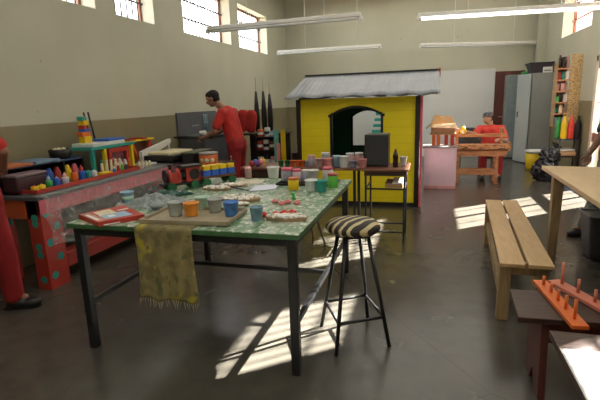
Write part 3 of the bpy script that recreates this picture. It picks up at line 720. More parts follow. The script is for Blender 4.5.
for i, x in enumerate((lx0+.0,lx0+.06,lx1+.02,lx1+.07)): B().lathe((x,ly0+.12,.885),[(.016,0),(.016,.07),(.022,.08),(.014,.11),(0,.12)],10).build('spool', M_loom, t)
bottle((.40,8.5,.933+.0), .035,.17, M_yellow, M_yellow, 'x', name='x') if False else None
p = Vector((.60,8.70,.885)); tag(B().m(M_yellow).lathe(p+Vector((0,0,.002)),[(.05,0),(.06,.02),(.06,.06),(.045,.09),(.03,.13),(0,.14)],14).m(M_cap).tube(p+Vector((-.01,-.065,.04)),p+Vector((-.01,-.05,.04)),.03,n=12).build('yellow_tape_reel',None),'yellow spool of thread standing on the loom beam','spool')
# black chair
t = thing('plastic_chair', (.80, 10.02, 0), 'black plastic chair with a rounded back left of the seated man', 'chair')
B().box(.62,1.06,9.82,10.20,.42,.45).build('seat', M_blackp, t, .01)
def cb(u, v): 
    x = .60+.47*u; zz = .45+.45*v - (.10*(abs(u-.5)*2)**4 if v > .5 else 0)
    return (x, 10.20+.08*v-.05*(2*u-1)**2, zz)
B().grid(cb, 14, 12).build('backrest', M_blackp, t, solid=.02)
for x in (.64,1.04):
    for y in (9.84,10.18): B().tube((x,y,0),(x,y,.42),.014,n=8).build('leg', M_blackp, t)

# ------------------------------------------------------------------ grey steel cabinet with things on top
t = thing('steel_cabinet', (2.36, 11.6, 0), 'tall grey two-door steel cabinet near the back right corner', 'cabinet')
B().box(2.16,2.59,11.2,12.15,.02,2.0).build('cabinet_body', M_steel, t, .006)
ang = R(22); 
dr = B().obox((2.135-.5*math.sin(ang)*.5,11.2+.5*math.cos(ang)*.5,1.01), .02, .50, 1.96, ang).build('door', M_steel2, t, .003)
hc = Vector((2.135-.5*math.sin(ang)*.78-.03,11.2+.5*math.cos(ang)*.78,1.05)); B().tube(hc, hc+Vector((0,0,.12)), .01, n=8).tube(hc+Vector((0,0,.1)),hc+Vector((.04,0,.1)),.006,n=6).tube(hc,hc+Vector((.04,0,0)),.006,n=6).build('door_handle', M_black, dr)
B().box(2.135,2.155,11.72,12.15,.03,1.98).build('door', mat('blue_grey_door',(.25,.30,.31),.4,.1), t, .003)
B().box(2.16,2.59,11.22,12.13,0,.02).build('plinth', M_dark, t)
t = thing('storage_crate', (2.30,11.45,2.0), 'dark open-topped plastic crate on top of the steel cabinet', 'crate')
b = B().hexa([(2.18,11.3,2.0),(2.52,11.3,2.0),(2.52,11.75,2.0),(2.18,11.75,2.0),(2.11,11.26,2.2),(2.56,11.26,2.2),(2.56,11.8,2.2),(2.11,11.8,2.2)]); b.build('crate_body', mat('dark_purple_plastic',(.05,.04,.055),.5), t)
B().box(2.09,2.58,11.24,11.82,2.2,2.225).build('crate_rim', M_dark, t)
tag(B().m(M_paper).box(2.36,2.54,11.215,11.258,2.0,2.12).m(M_steel).poly([(2.38,11.212,2.03),(2.52,11.212,2.03),(2.52,11.212,2.06),(2.38,11.212,2.06)]).build('paper_carton',None),'small white carton in front of the dark crate on the cabinet','box')
b = B()
for i in range(9): b.m(M_green).ball((2.16+random.uniform(-.04,.12),12.0+random.uniform(-.05,.08),2.03+random.random()*.03), .07,.05,.035, n=8)
tag(b.build('green_fabric',M_green),'crumpled green fabric on the far end of the cabinet top','cloth')

t = thing('steel_locker', (1.97, 12.38, 0), 'narrow blue-grey steel locker between the brown door and the steel cabinet', 'locker')
B().box(1.79,2.13,12.2,12.56,.02,2.02).build('locker_body', M_steel, t, .005)
B().box(1.80,2.12,12.185,12.2,.05,1.99).build('door', mat('blue_grey_door',(.25,.30,.31),.4,.1), t, .002)
B().box(1.81,2.11,12.22,12.54,0,.02).build('plinth', M_dark, t)
# ------------------------------------------------------------------ wall shelf with cork side, rack with bottles
t = thing('wall_shelf', (2.45, 10.1, .85), 'tall narrow wooden shelf unit with speckled side panel on the right wall', 'shelf')
sz0 = .95
B().box(2.42,2.60,9.36,9.40,sz0,2.22).build('side_panel', M_cork, t)
B().box(2.205,2.22,9.38,9.60,sz0,2.08).build('side_panel', M_pine2, t)
B().box(2.205,2.42,9.60,9.615,sz0,2.08).build('back_panel', M_mid, t)
for zz in (sz0, 1.17, 1.37, 1.57, 1.77, 1.97): B().box(2.20,2.42,9.36,9.60,zz,zz+.022).build('shelf_board', M_loom, t)
cl = [M_lblue,M_cream,M_redp,M_teal,M_paper,M_brown,M_green,M_blackp,M_orange,M_lpink]
lv = {sz0:'bottom board',1.17:'second board up',1.37:'third board up',1.57:'fourth board up',1.77:'fifth board up',1.97:'top board'}
ordn = ['nearest','second','third','fourth','farthest']
cn = {M_lblue.name:'pale blue',M_cream.name:'cream',M_redp.name:'red',M_teal.name:'teal',M_paper.name:'white',M_brown.name:'dark brown',M_green.name:'green',M_blackp.name:'black',M_orange.name:'orange',M_lpink.name:'pale pink'}
for si, zz in enumerate(lv):
    for k in range(3):
        m_ = cl[(si*3+k*7+si*k) % 10]; x = 2.255+k*.064; h = random.uniform(.09,.16) if si < 5 else random.uniform(.16,.24); z0 = zz+.0225; p = Vector((x,9.46,z0))
        if (k+si) % 2: o = B().lathe(p, [(.025,0),(.028,.01),(.028,h*.75),(.018,h*.82),(.018,h),(0,h)], 12).build('tin', m_); nm = 'tin'
        else: o = B().box(x-.028,x+.028,9.41,9.54,z0,z0+h).build('small_box', m_, bev=.004); nm = 'box'
        tag(o, '%s %s at the %s of the wall shelf\'s %s' % (cn[m_.name], nm, ['left','centre','right'][k], lv[zz]), nm, 'odds and ends on the wall shelf')
t = thing('metal_rack', (2.34, 9.05, 0), 'small black metal rack holding the coloured paint bottles', 'rack')
for x in (2.26,2.57):
    for y in (9.02,9.32): B().bar((x,y,0),(x,y,.745),.022).build('leg', M_black, t)
for zz, m_ in ((.73,mat('dark_blue_shelf',(.03,.04,.10),.4)),(.42,M_brown)): B().box(2.24,2.59,9.0,9.34,zz,zz+.02).build('shelf_board', m_, t)
o = B().m(M_card).box(2.28,2.55,9.04,9.3,.442,.53).m(M_cap).box(2.28,2.53,9.04,9.3,.53,.57).build('cloth_bundle', None, bev=.02); tag(o,'folded brown and white cloths on the middle shelf of the metal rack','cloth')
for i, (x, m_, nme) in enumerate(((2.26,M_green,'green'),(2.32,M_yellow,'yellow'),(2.43,mat('coral_red_paint',(.75,.07,.06),.4),'coral red'),(2.54,M_blackp,'black'))):
    bottle((x, 9.08+(.12 if i in (0,) else 0), .75), .052, .40-.02*(i==0), m_, m_, '%s paint bottle on top of the black metal rack' % nme, group='large paint bottles on the metal rack', name='paint_bottle')
o = B().box(2.3,2.56,8.55,8.8,0,.12).build('blue_tub', M_blue, bev=.02); tag(o,'low blue plastic tub on the floor by the metal rack','tub')

# garbage bag and yellow tub
def lumpy(c, rx, ry, rz_, mt, amp, sd):
    b = B().m(mt); v = bmesh.ops.create_icosphere(b.bm, subdivisions=4, radius=1)['verts']
    for x in v:
        n_ = x.co.normalized(); k = 1+amp*noise.noise(n_*3+Vector((sd,0,0)))+amp*.4*noise.noise(n_*9+Vector((sd,3,0)))
        x.co = Vector((n_.x*rx*k, n_.y*ry*k, max(-rz_*.8, n_.z*rz_*k))) + Vector(c)
    return b._f(b.bm.faces[:], False)
p = at(539,180,0); c = Vector((p.x+.07,p.y-.05,.18))
t = thing('garbage_bag', (c.x,c.y,0), 'bulging black plastic garbage bag on the floor by the metal rack', 'bag')
lumpy(c, .21,.17,.22,M_bag,.25,1).build('lower_bag', None, t)
lumpy(c+Vector((.06,.03,.24)), .16,.13,.17,M_bag,.35,4).build('upper_bag', None, t)
b = B()
for k in range(5): b.prism([c+Vector((.12,.0,.42)),c+Vector((.18+.02*k,.02,.40)),c+Vector((.06+.04*k,.02*k,.56-.02*k))],(.0,.02,.0))
b.build('tied_neck', M_bag, t)
t = thing('yellow_bin', (2.14,10.35,0), 'yellow plastic bin with a pale rim behind the garbage bag', 'bin')
B().lathe((2.14,10.35,0), [(.13,0),(.15,.02),(.18,.36),(.16,.37),(.14,.05),(0,.05)], 20).build('bin_body', M_yellow, t)
B().lathe((2.14,10.35,.36), [(.175,0),(.195,.005),(.195,.05),(.18,.055),(.165,.02)], 20).build('bin_rim', M_cap, t)

# ------------------------------------------------------------------ pale plywood table at the right
t = thing('plywood_table', (1.5, 3.4, 0), 'pale plywood table with thick wooden legs at the right edge', 'table')
B().hexa([(1.02,2.3,.845),(2.1,2.3,.845),(2.1,4.55,.845),(1.05,4.74,.845),(1.02,2.3,.88),(2.1,2.3,.88),(2.1,4.55,.88),(1.05,4.74,.88)]).build('tabletop', M_ply, t, .003)
for x, y in ((1.14,4.50),(2.0,4.4),(1.14,2.45),(2.0,2.45)): B().hexa([(x-.035,y-.03,0),(x+.03,y-.03,0),(x+.03,y+.03,0),(x-.035,y+.03,0),(x-.045,y-.04,.845),(x+.045,y-.04,.845),(x+.045,y+.04,.845),(x-.045,y+.04,.845)]).build('leg', M_pine2, t, .003)
B().box(1.2,1.98,4.42,4.45,.74,.845).build('apron', M_pine2, t)
# dark bin under it
c = Vector((1.62,4.72,0)); t = thing('rubbish_bin', c, 'dark grey square plastic bin under the plywood table', 'bin')
b = B(); s0, s1 = .13, .17
def sq(s_, z_): return [c+Vector((a_*s_,b_*s_,z_)) for a_, b_ in ((-1,-1),(1,-1),(1,1),(-1,1))]
P_ = sq(s0,0)+sq(s1,.42); b.hexa(P_); bt = b.build('bin_body', mat('charcoal_plastic',(.05,.053,.06),.5), t, .03)
B().hexa(sq(s1-.02,.41)+sq(s1-.02,.424)).build('bin_hollow_shade', M_dark, t)  # near-black slab on the solid body paints the shade of its hollow
b = B(); 
for a_ in range(4):
    q0, q1 = sq(s1,.42)[a_], sq(s1,.42)[(a_+1)%4]; b.bar(q0,q1,.022,.03)
b.build('bin_rim', mat('charcoal_plastic2',(.07,.075,.085),.5), t, .006)

# ------------------------------------------------------------------ two-plank bench
t = thing('plank_bench', (.68, 4.1, 0), 'long pine bench with two seat planks and a gap between them', 'bench')
for i, (x0_, x1_, xa, xb) in enumerate(((.485,.640,.615,.765),(.662,.815,.785,.925))):
    B().hexa([(x0_,3.10,.425),(x1_,3.10,.425),(xb,5.12,.425),(xa,5.12,.425),(x0_,3.10,.452),(x1_,3.10,.452),(xb,5.12,.452),(xa,5.12,.452)]).build('seat_plank', M_pine, t, .004)
for y in (3.22, 4.98):
    k = (y-3.1)/2.02*.12
    for x in (.53+k,.765+k): B().box(x-.04,x+.035,y-.035,y+.035,0,.425).build('leg', M_pine2, t, .004)
    B().box(.57+k,.73+k,y-.02,y+.02,.34,.425).build('cross_rail', M_pine2, t)
for x in (.52,.78): B().bar((x,3.25,.20),(x+.11,4.95,.20),.03,.09).build('side_rail', M_pine2, t)

# ------------------------------------------------------------------ dark bench with pegboards, nearer dark table
t = thing('brown_bench', (.95, 2.45, 0), 'dark brown wooden bench with maroon board legs, lower right', 'bench')
B().hexa([(.46,2.30,.425),(1.07,2.33,.425),(1.07,2.70,.425),(.475,2.66,.425),(.46,2.30,.455),(1.07,2.33,.455),(1.07,2.70,.455),(.475,2.66,.455)]).build('seat', M_brown, t, .003)
for x in (.58,.98):
    B().prism([(x,2.31,0),(x,2.40,0),(x,2.46,.10),(x,2.52,0),(x,2.62,0),(x,2.60,.425),(x,2.35,.425)],(.035,0,0)).build('leg', M_maroon, t)
B().box(.62,.98,2.45,2.48,.25,.36).build('stretcher', M_maroon, t)
def pegboard(p, q, w, m_, hs, label, z):
    p, q = Vector(p), Vector(q); c = (p+q)/2
    t = thing('pegboard', (c.x,c.y,z), label, 'pegboard', 'wooden peg boards')
    B().bar((p.x,p.y,z+.011),(q.x,q.y,z+.011),w,.02).build('board', m_, t, .002)
    for k, h in hs: r_ = p.lerp(q,k); B().tube((r_.x,r_.y,z+.02),(r_.x,r_.y,z+.02+h),.008,n=10).build('peg', m_, t)
pegboard((.715,2.22),(.655,2.78),.075,M_orange,[(.13,.10),(.32,.075),(.5,.06),(.68,.055),(.88,.05)],'bright orange board with five short pegs on the dark bench',.456)
pegboard((.93,2.36),(.735,2.80),.075,M_salmon,[(.12,.06),(.35,.07),(.6,.08),(.86,.13)],'faded salmon board with four pegs behind the orange one',.456)
o = B().box(.94,1.06,2.60,2.69,.456,.476).build('wooden_offcut', M_flowerp, bev=.003); tag(o,'small coral painted offcut at the right end of the dark bench','offcut')
t = thing('dark_table', (.95, 1.65, 0), 'low dark wooden table in the bottom right corner under white paper', 'table')
B().box(.500,1.5,1.1,1.90,.57,.60).build('tabletop', M_brown, t, .003)
for x in (.75,1.42):
    for y in (1.2,1.84): B().box(x-.03,x+.03,y-.03,y+.03,0,.57).build('leg', M_maroon, t)
# upright maroon board at the far right
o = B().box(.80,.90,2.06,2.10,0,.78).build('upright_board', M_maroon); tag(o,'upright maroon board at the right edge beside the orange peg board','board')
def pf(u, v): 
    x, y = .502+.46*u, 1.15+.60*v; return (x, y, .603+.002*math.sin(u*9)+(.05*max(0,u-.35)**1.0*math.sin(v*PI)))
o = B().grid(pf, 16, 14).build('white_poster_paper', M_paper, solid=.0012); tag(o,'large white paper lying in full sun on the dark table','paper')
def pc(u, v):
    a_ = -.2+u*1.9; return (.68+.13*math.cos(a_)*1.0+.03*v, 1.36+.12*math.sin(a_)+.06*v, .64+.05*v)
o = B().grid(pc, 14, 5).build('curled_paper', M_paper, solid=.0012); tag(o,'curled white paper strip standing on the sunlit sheet','paper')

# ------------------------------------------------------------------ red bench table along the left wall, plastic cover
t = thing('red_trestle_table', (-3.48, 4.2, 0), 'long red table with teal polka-dot legs along the left wall', 'table')
RZ = .84; rx0, rx1, ry0, ry1 = -3.85, -3.14, 2.94, 5.75
B().box(rx0,rx1,ry0,ry1,RZ-.035,RZ).build('tabletop', M_grey, t, .004)
B().box(rx1-.035,rx1-.005,ry0+.02,ry1-.02,RZ-.16,RZ-.035).build('side_apron', M_pink, t)
B().box(rx0+.02,rx1-.04,ry0+.02,ry0+.05,RZ-.20,RZ-.035).build('end_apron', M_orange if False else mat('orange_red_paint',(.55,.10,.03),.5,.12,4), t)
def dotleg(x0_, y0_, w=.22, dd=.05):
    b = B().m(M_redp).box(x0_, x0_+dd+.09, y0_, y0_+w, 0, RZ-.035)
    for k, (a_, zz) in enumerate(((.06,.12),(.15,.27),(.06,.42),(.16,.55),(.06,.68))):
        b.m(M_teal).lathe((x0_+dd+.09, y0_+a_, zz), [(.036,0),(.036,.0015),(0,.0015)], 18, (1,0,0), False)
        b.lathe((x0_+.07, y0_, zz+.05 if k%2 else zz-.03), [(.034,0),(.034,.0015),(0,.0015)], 18, (0,-1,0), False)
    b.build('leg', None, t)
dotleg(rx1-.15, ry0+.02); dotleg(rx1-.15, 5.4); dotleg(rx0+.02, ry0+.02); dotleg(rx0+.02,5.4)
B().box(rx1-.14,rx1-.02,ry0+.24,5.4,.24,.275).build('lower_plank', M_redb, t, .004)
B().box(rx1-.34,rx1-.20,ry0+.24,5.4,.36,.395).build('lower_plank', M_redb, t, .004)
B().box(rx1-.03,rx1-.005,ry0+.24,5.4,.14,.27).build('lower_side_board', M_redb, t, .004)
# clear plastic draped over the front edge
def plf(u, v):
    y = 2.97+2.5*u; s_ = v*.75
    nn = noise.noise(Vector((y*5,s_*7,2)))*.03+noise.noise(Vector((y*16,s_*14,6)))*.015
    if s_ < .22: return (-3.36+s_, y, RZ+.006+abs(nn)*.5)
    d_ = s_-.22; hang = .85+.3*noise.noise(Vector((y*2.2,0,9)))
    return (-3.125+.012+.10*d_+nn*.8, y+.02*math.sin(d_*20), RZ-d_*hang+.004)
o = B().grid(plf, 120, 36, False).build('plastic_cover', M_plastic); tag(o,'crumpled clear plastic cover draped over the front of the red table','plastic sheet')
# red rimmed tray along the edge
ty0, ty1 = 3.02, 4.45
t = thing('display_tray', (-3.32, 3.75, RZ), 'long shallow dark tray with a red rim on the red table', 'tray')
B().box(-3.50,-3.20,ty0,ty1,RZ+.012,RZ+.022).build('tray_floor', M_dark, t)
B().box(-3.21,-3.195,ty0,ty1,RZ+.012,RZ+.045).box(-3.5,-3.195,ty0-.012,ty0,RZ+.012,RZ+.045).box(-3.5,-3.195,ty1,ty1+.012,RZ+.012,RZ+.045).build('tray_rim', M_redp, t)
z = RZ+.0225
def wpt(px, py, xx):  # on the tray, at the depth line given by x
    return atX(px, py, xx)
def atX(x, y, X):
    d = ray(x, y); return Vector((0, 0, H)) + d*(X/d.x)
lst = [ # y position, radius, height, body, top material, label
 (3.06,.030,.055,M_yellow,M_orange,'yellow and orange pot at the near end of the red-rimmed tray'),
 (3.135,.030,.055,M_yellow,M_yellow,'squat yellow pot second from the near end of the red-rimmed tray'),
 (3.22,.028,.11,M_green,M_lblue,'green bottle with a pale blue top in the red-rimmed tray'),
 (3.31,.028,.09,M_blue,M_lblue,'dark blue bottle right of the green one in the tray'),
 (3.41,.030,.11,M_lilac,M_lpink,'lilac pot in the middle of the red-rimmed tray'),
 (3.53,.030,.15,M_orange,M_redp,'orange bottle with a red spout in the red-rimmed tray'),
 (3.63,.030,.145,M_blue,M_redp,'bright blue bottle with a red cap in the red-rimmed tray'),
 (3.72,.027,.09,M_teal,M_teal,'short teal pot right of the bright blue bottle'),
 (3.80,.028,.08,M_lilac,M_cap,'pale lilac pot before the yellow block')]
for (y, r_, h, m_, m2, lb) in lst:
    squat((-3.27,y,z), r_*1.05, h*1.05, m_, m2, lb, 'bottles and pots in the red-rimmed tray')
o = B().box(-3.32,-3.22,3.87,4.02,z,z+.035).build('yellow_block', M_yellow, bev=.004); tag(o,'flat yellow wooden block in the red-rimmed tray','block')
# peg people
def peg(p, h, m_, label, grp, hd=M_cream):
    t = thing('peg_doll', p, label, 'peg doll', grp); p = Vector(p)
    B().lathe(p, [(.017,0),(.018,.01),(.014,h*.7),(.010,h*.76),(0,h*.77)], 12).build('doll_body', m_, t)
    B().ball(p+Vector((0,0,h*.86)), .016, n=10).build('doll_head', hd, t)
for i, (y, h, m_, nme) in enumerate(((4.08,.07,M_blue,'blue'),(4.15,.10,M_redp,'red'),(4.22,.10,M_lgreen,'green'),(4.29,.09,mat('navy_paint',(.03,.05,.10),.4),'navy'))):
    peg((-3.25,y,z), h, m_, '%s peg doll in the front row at the far end of the tray' % nme, 'painted peg dolls')
for i in range(5): peg((-3.36,4.03+i*.075,z), .15-.004*i, M_cream, ['nearest','second','middle','fourth','farthest'][i]+' plain tall cream peg doll of the back row', 'plain tall peg dolls', [M_teal,M_cream,M_cream,M_cream,M_cream][i])
for i in range(4): peg((-3.25,4.52+i*.07,RZ+.008), .08-.006*i, M_cream, ['nearest','second','third','farthest'][i]+' of the small cream peg dolls beyond the tray end', 'small peg dolls')
# low dark display shelf behind the tray
t = thing('display_shelf', (-3.66, 3.5, RZ), 'low dark blue display shelf against the left wall behind the bottles', 'shelf')
B().box(-3.83,-3.55,2.98,4.0,RZ+.20,RZ+.218).build('shelf_top', mat('dark_blue_board',(.03,.06,.13),.4), t)
for y in (2.98,3.35,3.72,3.985): B().box(-3.83,-3.56,y,y+.015,RZ,RZ+.20).build('divider', M_dark, t)
B().box(-3.84,-3.83,2.98,4.0,RZ,RZ+.20).build('back_panel', mat('navy_board',(.015,.025,.06),.5), t)
k_ = 0
for y, m_, nme in ((3.07,M_maroon,'maroon'),(3.2,M_orange,'orange'),(3.44,M_mid,'brown'),(3.56,M_blue,'blue'),(3.66,M_redp,'red'),(3.80,M_yellow,'yellow'),(3.9,M_pink,'pink')):
    tag(B().lathe((-3.60,y,RZ),[(.035,0),(.04,.01),(.04,.09),(.03,.12),(.02,.15),(0,.155)],12).build('craft_pot',m_),'%s pot tucked inside the low dark display shelf'%nme,'pot','pots inside the display shelf')
for (y0_,y1_,m_,nme) in ((3.0,3.3,mat('dusty_orange_lid',(.45,.13,.05),.5),'dusty orange'),(3.34,3.62,mat('steel_blue_lid',(.16,.26,.40),.4),'steel blue')):
    tag(B().box(-3.8,-3.5,y0_,y1_,RZ+.219,RZ+.245).build('flat_box',m_,bev=.004),'flat %s box lid on top of the dark display shelf'%nme,'box')
t = thing('storage_basket', (-3.68,3.84,RZ+.219), 'small dark basket holding cream pieces on the display shelf', 'basket')
B().lathe((-3.68,3.82,RZ+.219),[(.09,0),(.10,.01),(.11,.09),(.10,.095),(.09,.02),(0,.02)],16).build('basket_body',M_dark,t)
for i in range(5): B().ball((-3.68+.04*math.cos(i*1.3),3.82+.04*math.sin(i*1.3),RZ+.30),.028,n=8).build('cream_piece',M_cream,t)
# dark cases at the near end
t = thing('dark_case', (-3.66,2.85,RZ), 'dark maroon case at the near end of the red table', 'case')
B().box(-3.52,-3.36,2.97,3.30,RZ+.024,RZ+.15).build('case_body', mat('maroon_leather',(.06,.02,.03),.5), t, .015)
B().box(-3.525,-3.355,2.965,3.305,RZ+.15,RZ+.175).build('case_lid', mat('mauve_lid',(.22,.16,.19),.5), t, .008)
t.location = (-3.44,3.13,RZ+.024)
for ch in t.children: ch.location = Vector((-3.66,2.85,RZ))-Vector((-3.44,3.13,RZ+.024))
# teal toy bench, red toy house, block tower
t = thing('toy_table', (-3.62,4.35,RZ), 'teal-topped toy table with coloured legs against the left wall', 'toy')
B().box(-3.80,-3.46,4.02,4.78,RZ+.27,RZ+.30).build('toy_tabletop', M_teal, t, .004)
for (x,y,m_) in ((-3.48,4.05,M_teal),(-3.48,4.24,M_yellow),(-3.48,4.72,M_yellow),(-3.77,4.05,M_teal),(-3.77,4.72,M_green)): B().box(x-.018,x+.018,y-.018,y+.018,RZ,RZ+.27).build('leg', m_, t)
t = thing('toy_house', (-3.55,4.45,RZ), 'red framed toy house front under the teal toy table', 'toy')
B().box(-3.50,-3.47,4.31,4.35,RZ,RZ+.26).box(-3.50,-3.47,4.62,4.66,RZ,RZ+.26).box(-3.50,-3.47,4.35,4.62,RZ+.21,RZ+.26).build('house_frame', M_redp, t)
B().box(-3.55,-3.53,4.33,4.64,RZ,RZ+.24).build('house_back', mat('mauve_print',(.35,.14,.18),.5,.7,40), t)
for i, (y, m_) in enumerate(((4.42,M_lpink),(4.50,M_lilac),(4.57,M_orange))): tag(B().lathe((-3.46+.04,y,RZ),[(.02,0),(.024,.01),(.016,.07),(.02,.09),(.012,.12),(0,.125)],10).build('toy_figure',m_),['pale pink','lilac','orange'][i]+' toy figure standing in front of the red toy house','toy','toy figures by the toy house')
zt = RZ+.301
tag(B().box(-3.76,-3.48,4.08,4.62,zt,zt+.04).build('white_box',M_cap,bev=.006),'flat white plastic box on the teal toy table','box')
tag(B().box(-3.74,-3.50,4.36,4.66,zt+.041,zt+.066).build('blue_tray',M_blue,bev=.005),'flat bright blue tray on top of the white box','tray')
bx = -3.68; by = 4.20; zz = zt+.0405
for i, (w, h, m_, nme) in enumerate(((.11,.07,M_yellow,'yellow bottom'),(.12,.05,M_orange,'orange'),(.09,.03,M_blue,'blue'),(.05,.04,M_redp,'red'),(.07,.05,M_yellow,'upper yellow'),(.06,.045,M_teal,'teal topmost'))):
    tag(B().box(bx-.04,bx+.04,by-w/2+.01*(-1)**i,by+w/2+.01*(-1)**i,zz,zz+h).build('building_block',m_,bev=.003),'%s block of the small block tower on the toy table'%nme,'block','blocks of the tower'); zz += h+.0005
for i, dy in enumerate((.13,.19)):
    tag(B().tube((-3.74,4.36+i*.07,zt+.0675),(-3.80,4.37+i*.07,zt+.37),.010,n=8).build('black_stick',M_black),['left','right'][i]+' one of two black sticks leaning on the wall beside the block tower','stick','black sticks by the block tower')
# yellow-orange toy trestle farther along
t = thing('toy_ladder_frame', (-3.6,5.0,RZ), 'yellow and red toy trestle farther along the left wall', 'toy')
B().box(-3.80,-3.61,4.83,5.42,RZ+.28,RZ+.30).build('trestle_board', M_yellow, t)
B().box(-3.81,-3.60,4.88,5.0,RZ+.30,RZ+.318).build('cross_board', M_redp, t)
B().box(-3.81,-3.60,5.15,5.25,RZ+.30,RZ+.318).build('cross_board', M_redp, t)
for (a_,c_,m_) in (((-3.63,4.82,RZ),(-3.64,4.95,RZ+.28),M_orange),((-3.63,5.06,RZ),(-3.64,4.95,RZ+.28),M_orange),((-3.63,5.25,RZ),(-3.64,5.34,RZ+.28),M_redp),((-3.63,5.44,RZ),(-3.64,5.34,RZ+.28),M_redp),((-3.75,4.9,RZ),(-3.75,4.95,RZ+.28),M_orange),((-3.75,5.4,RZ),(-3.75,5.34,RZ+.28),M_redp)): B().bar(a_,c_,.03).build('leg', m_, t)
B().box(-3.74,-3.70,4.9,5.38,RZ+.02,RZ+.26).build('back_board', M_mid, t)
# white foam piece, black boxes, cream slab
tag(B().box(-3.48,-3.28,4.74,4.94,RZ+.008,RZ+.03).build('white_cloth_fold',M_cap,bev=.008),'folded bluish white cloth on the red table before the black boxes','cloth')
t = thing('black_box', (-3.35,5.5,RZ), 'long flat black case at the far end of the red table', 'case')
B().box(-3.48,-3.06,4.95,5.72,RZ+.04,RZ+.10).build('case_body', M_blackp, t, .01); B().box(-3.46,-3.10,5.0,5.7,RZ+.008,RZ+.04).build('case_foot', M_blackp, t)
tag(B().obox((-3.28,5.27,RZ+.118),.34,.50,.035,R(-8)).build('cream_slab',M_cream,bev=.008),'cream foam slab lying on the long black case','slab')
t = thing('white_guttering', (-3.55,5.5,RZ), 'white slatted plastic channel leaning behind the cream slab', 'channel')
B().hexa([(-3.58,5.0,RZ+.02),(-3.53,5.0,RZ+.02),(-3.53,5.70,RZ+.2),(-3.58,5.70,RZ+.2),(-3.58,5.0,RZ+.15),(-3.53,5.0,RZ+.15),(-3.53,5.70,RZ+.26),(-3.58,5.70,RZ+.26)]).build('channel_body', M_white, t, .004)
B().box(-3.58,-3.54,5.64,5.68,RZ,RZ+.2).build('prop', M_white, t)
# side table beyond the red one with black box and orange drum
t = thing('side_table', (-2.85,5.5,0), 'small dark table behind the toy train', 'table')
B().box(-3.03,-2.56,5.06,5.7,.76,.79).build('tabletop', M_brown, t, .004)
for x in (-2.99,-2.60):
    for y in (5.1,5.66): B().bar((x,y,0),(x,y,.76),.035).build('leg', M_black, t)
t = thing('black_chest', (-2.85,5.3,.79), 'large black box with a pale lid behind the toy locomotive', 'box')
B().box(-3.02,-2.86,5.10,5.60,.791,.95).build('box_body', M_blackp, t, .01)
B().box(-3.03,-2.85,5.09,5.61,.95,.967).build('box_lid', mat('olive_lid',(.12,.12,.08),.5), t, .004)
p = Vector((-2.71,5.22,.79)); t = thing('orange_drum', p, 'orange round tub with a grey lid behind the toy train', 'tub')
b = B().m(M_orange).lathe(p,[(.11,0),(.12,.01),(.12,.14),(.11,.145),(0,.145)],24)
for a_ in (-1.9,-1.3,-.7): q = p+Vector((math.cos(a_)*.1205,math.sin(a_)*.1205,.075)); b.m(M_cream).lathe(q,[(.03,0),(.03,.0015),(0,.0015)],12,(math.cos(a_),math.sin(a_),0))
b.build('tub_body', None, t); B().lathe(p,[(.115,.144),(.126,.148),(.126,.165),(.11,.17),(0,.17)],24).build('lid', mat('grey_lid',(.30,.28,.27),.5), t)

# ------------------------------------------------------------------ grey cabinet and panel behind the standing man
t = thing('grey_worktop_cabinet', (-3.6,7.0,0), 'dark grey cabinet against the left wall before the standing man', 'cabinet')
B().box(-3.87,-3.42,6.5,7.88,0,1.04).build('cabinet_body', M_grey, t, .006); B().box(-3.88,-3.38,6.48,7.9,1.04,1.065).build('cabinet_top', M_grey, t, .004)
t = thing('wall_board', (-3.88,7.0,1.07), 'dark grey board fixed to the left wall above the grey cabinet', 'board')
B().box(-3.9,-3.875,6.5,7.9,1.066,1.44).build('board', M_grey, t); B().box(-3.874,-3.868,6.95,7.2,1.2,1.22).build('bracket', M_steel, t)
b = B()
for k in range(3): b.tube((-3.85,7.35+k*.06,1.10),(-3.85,7.35+k*.06,1.38),.006,n=6)
b.bar((-3.85,7.33,1.38),(-3.85,7.49,1.38),.01); b.bar((-3.85,7.33,1.25),(-3.85,7.49,1.25),.01)
b.build('wire_holder', M_lblue, t)
p = Vector((-3.50,6.62,1.066)); tag(B().tube(p+Vector((-.05,0,.04)),p+Vector((.05,0,.04)),.04,n=16).build('paper_roll',M_paper),'small white paper roll on the grey cabinet top','roll')
# high bench behind the man with cushions, umbrellas
t = thing('tall_bench', (-2.75,8.0,0), 'tall dark bench behind the standing man', 'table')
B().box(-3.25,-2.45,7.45,8.1,1.0,1.03).build('tabletop', M_brown, t)
for x in (-3.2,-2.5):
    for y in (7.5,8.05): B().bar((x,y,0),(x,y,1.0),.045).build('leg', M_brown, t)
B().box(-3.22,-2.48,7.9,7.93,.1,.98).build('back_panel', M_brown, t)
def cushion(c, rz_, label):
    b = B(); rot = Matrix.Rotation(rz_,3,'Z') @ Matrix.Rotation(R(8),3,'Y')
    v = bmesh.ops.create_uvsphere(b.bm, u_segments=24, v_segments=16, radius=1)['verts']
    for x in v:
        n_ = x.co; k = lambda a, e: math.copysign(abs(a)**e, a)
        x.co = Vector(c)+rot@Vector((k(n_.x,.7)*.10, k(n_.y,.6)*.055, k(n_.z,.55)*.20))
    b._f(b.bm.faces[:], True); tag(b.build('red_cushion', M_red), label, 'cushion', 'red cushions behind the standing man')
cushion((-3.22,7.62,1.25), R(5), 'rounded red cushion standing closest to the standing man')
cushion((-3.01,7.50,1.24), R(-15), 'rounded red cushion standing right of the other one')
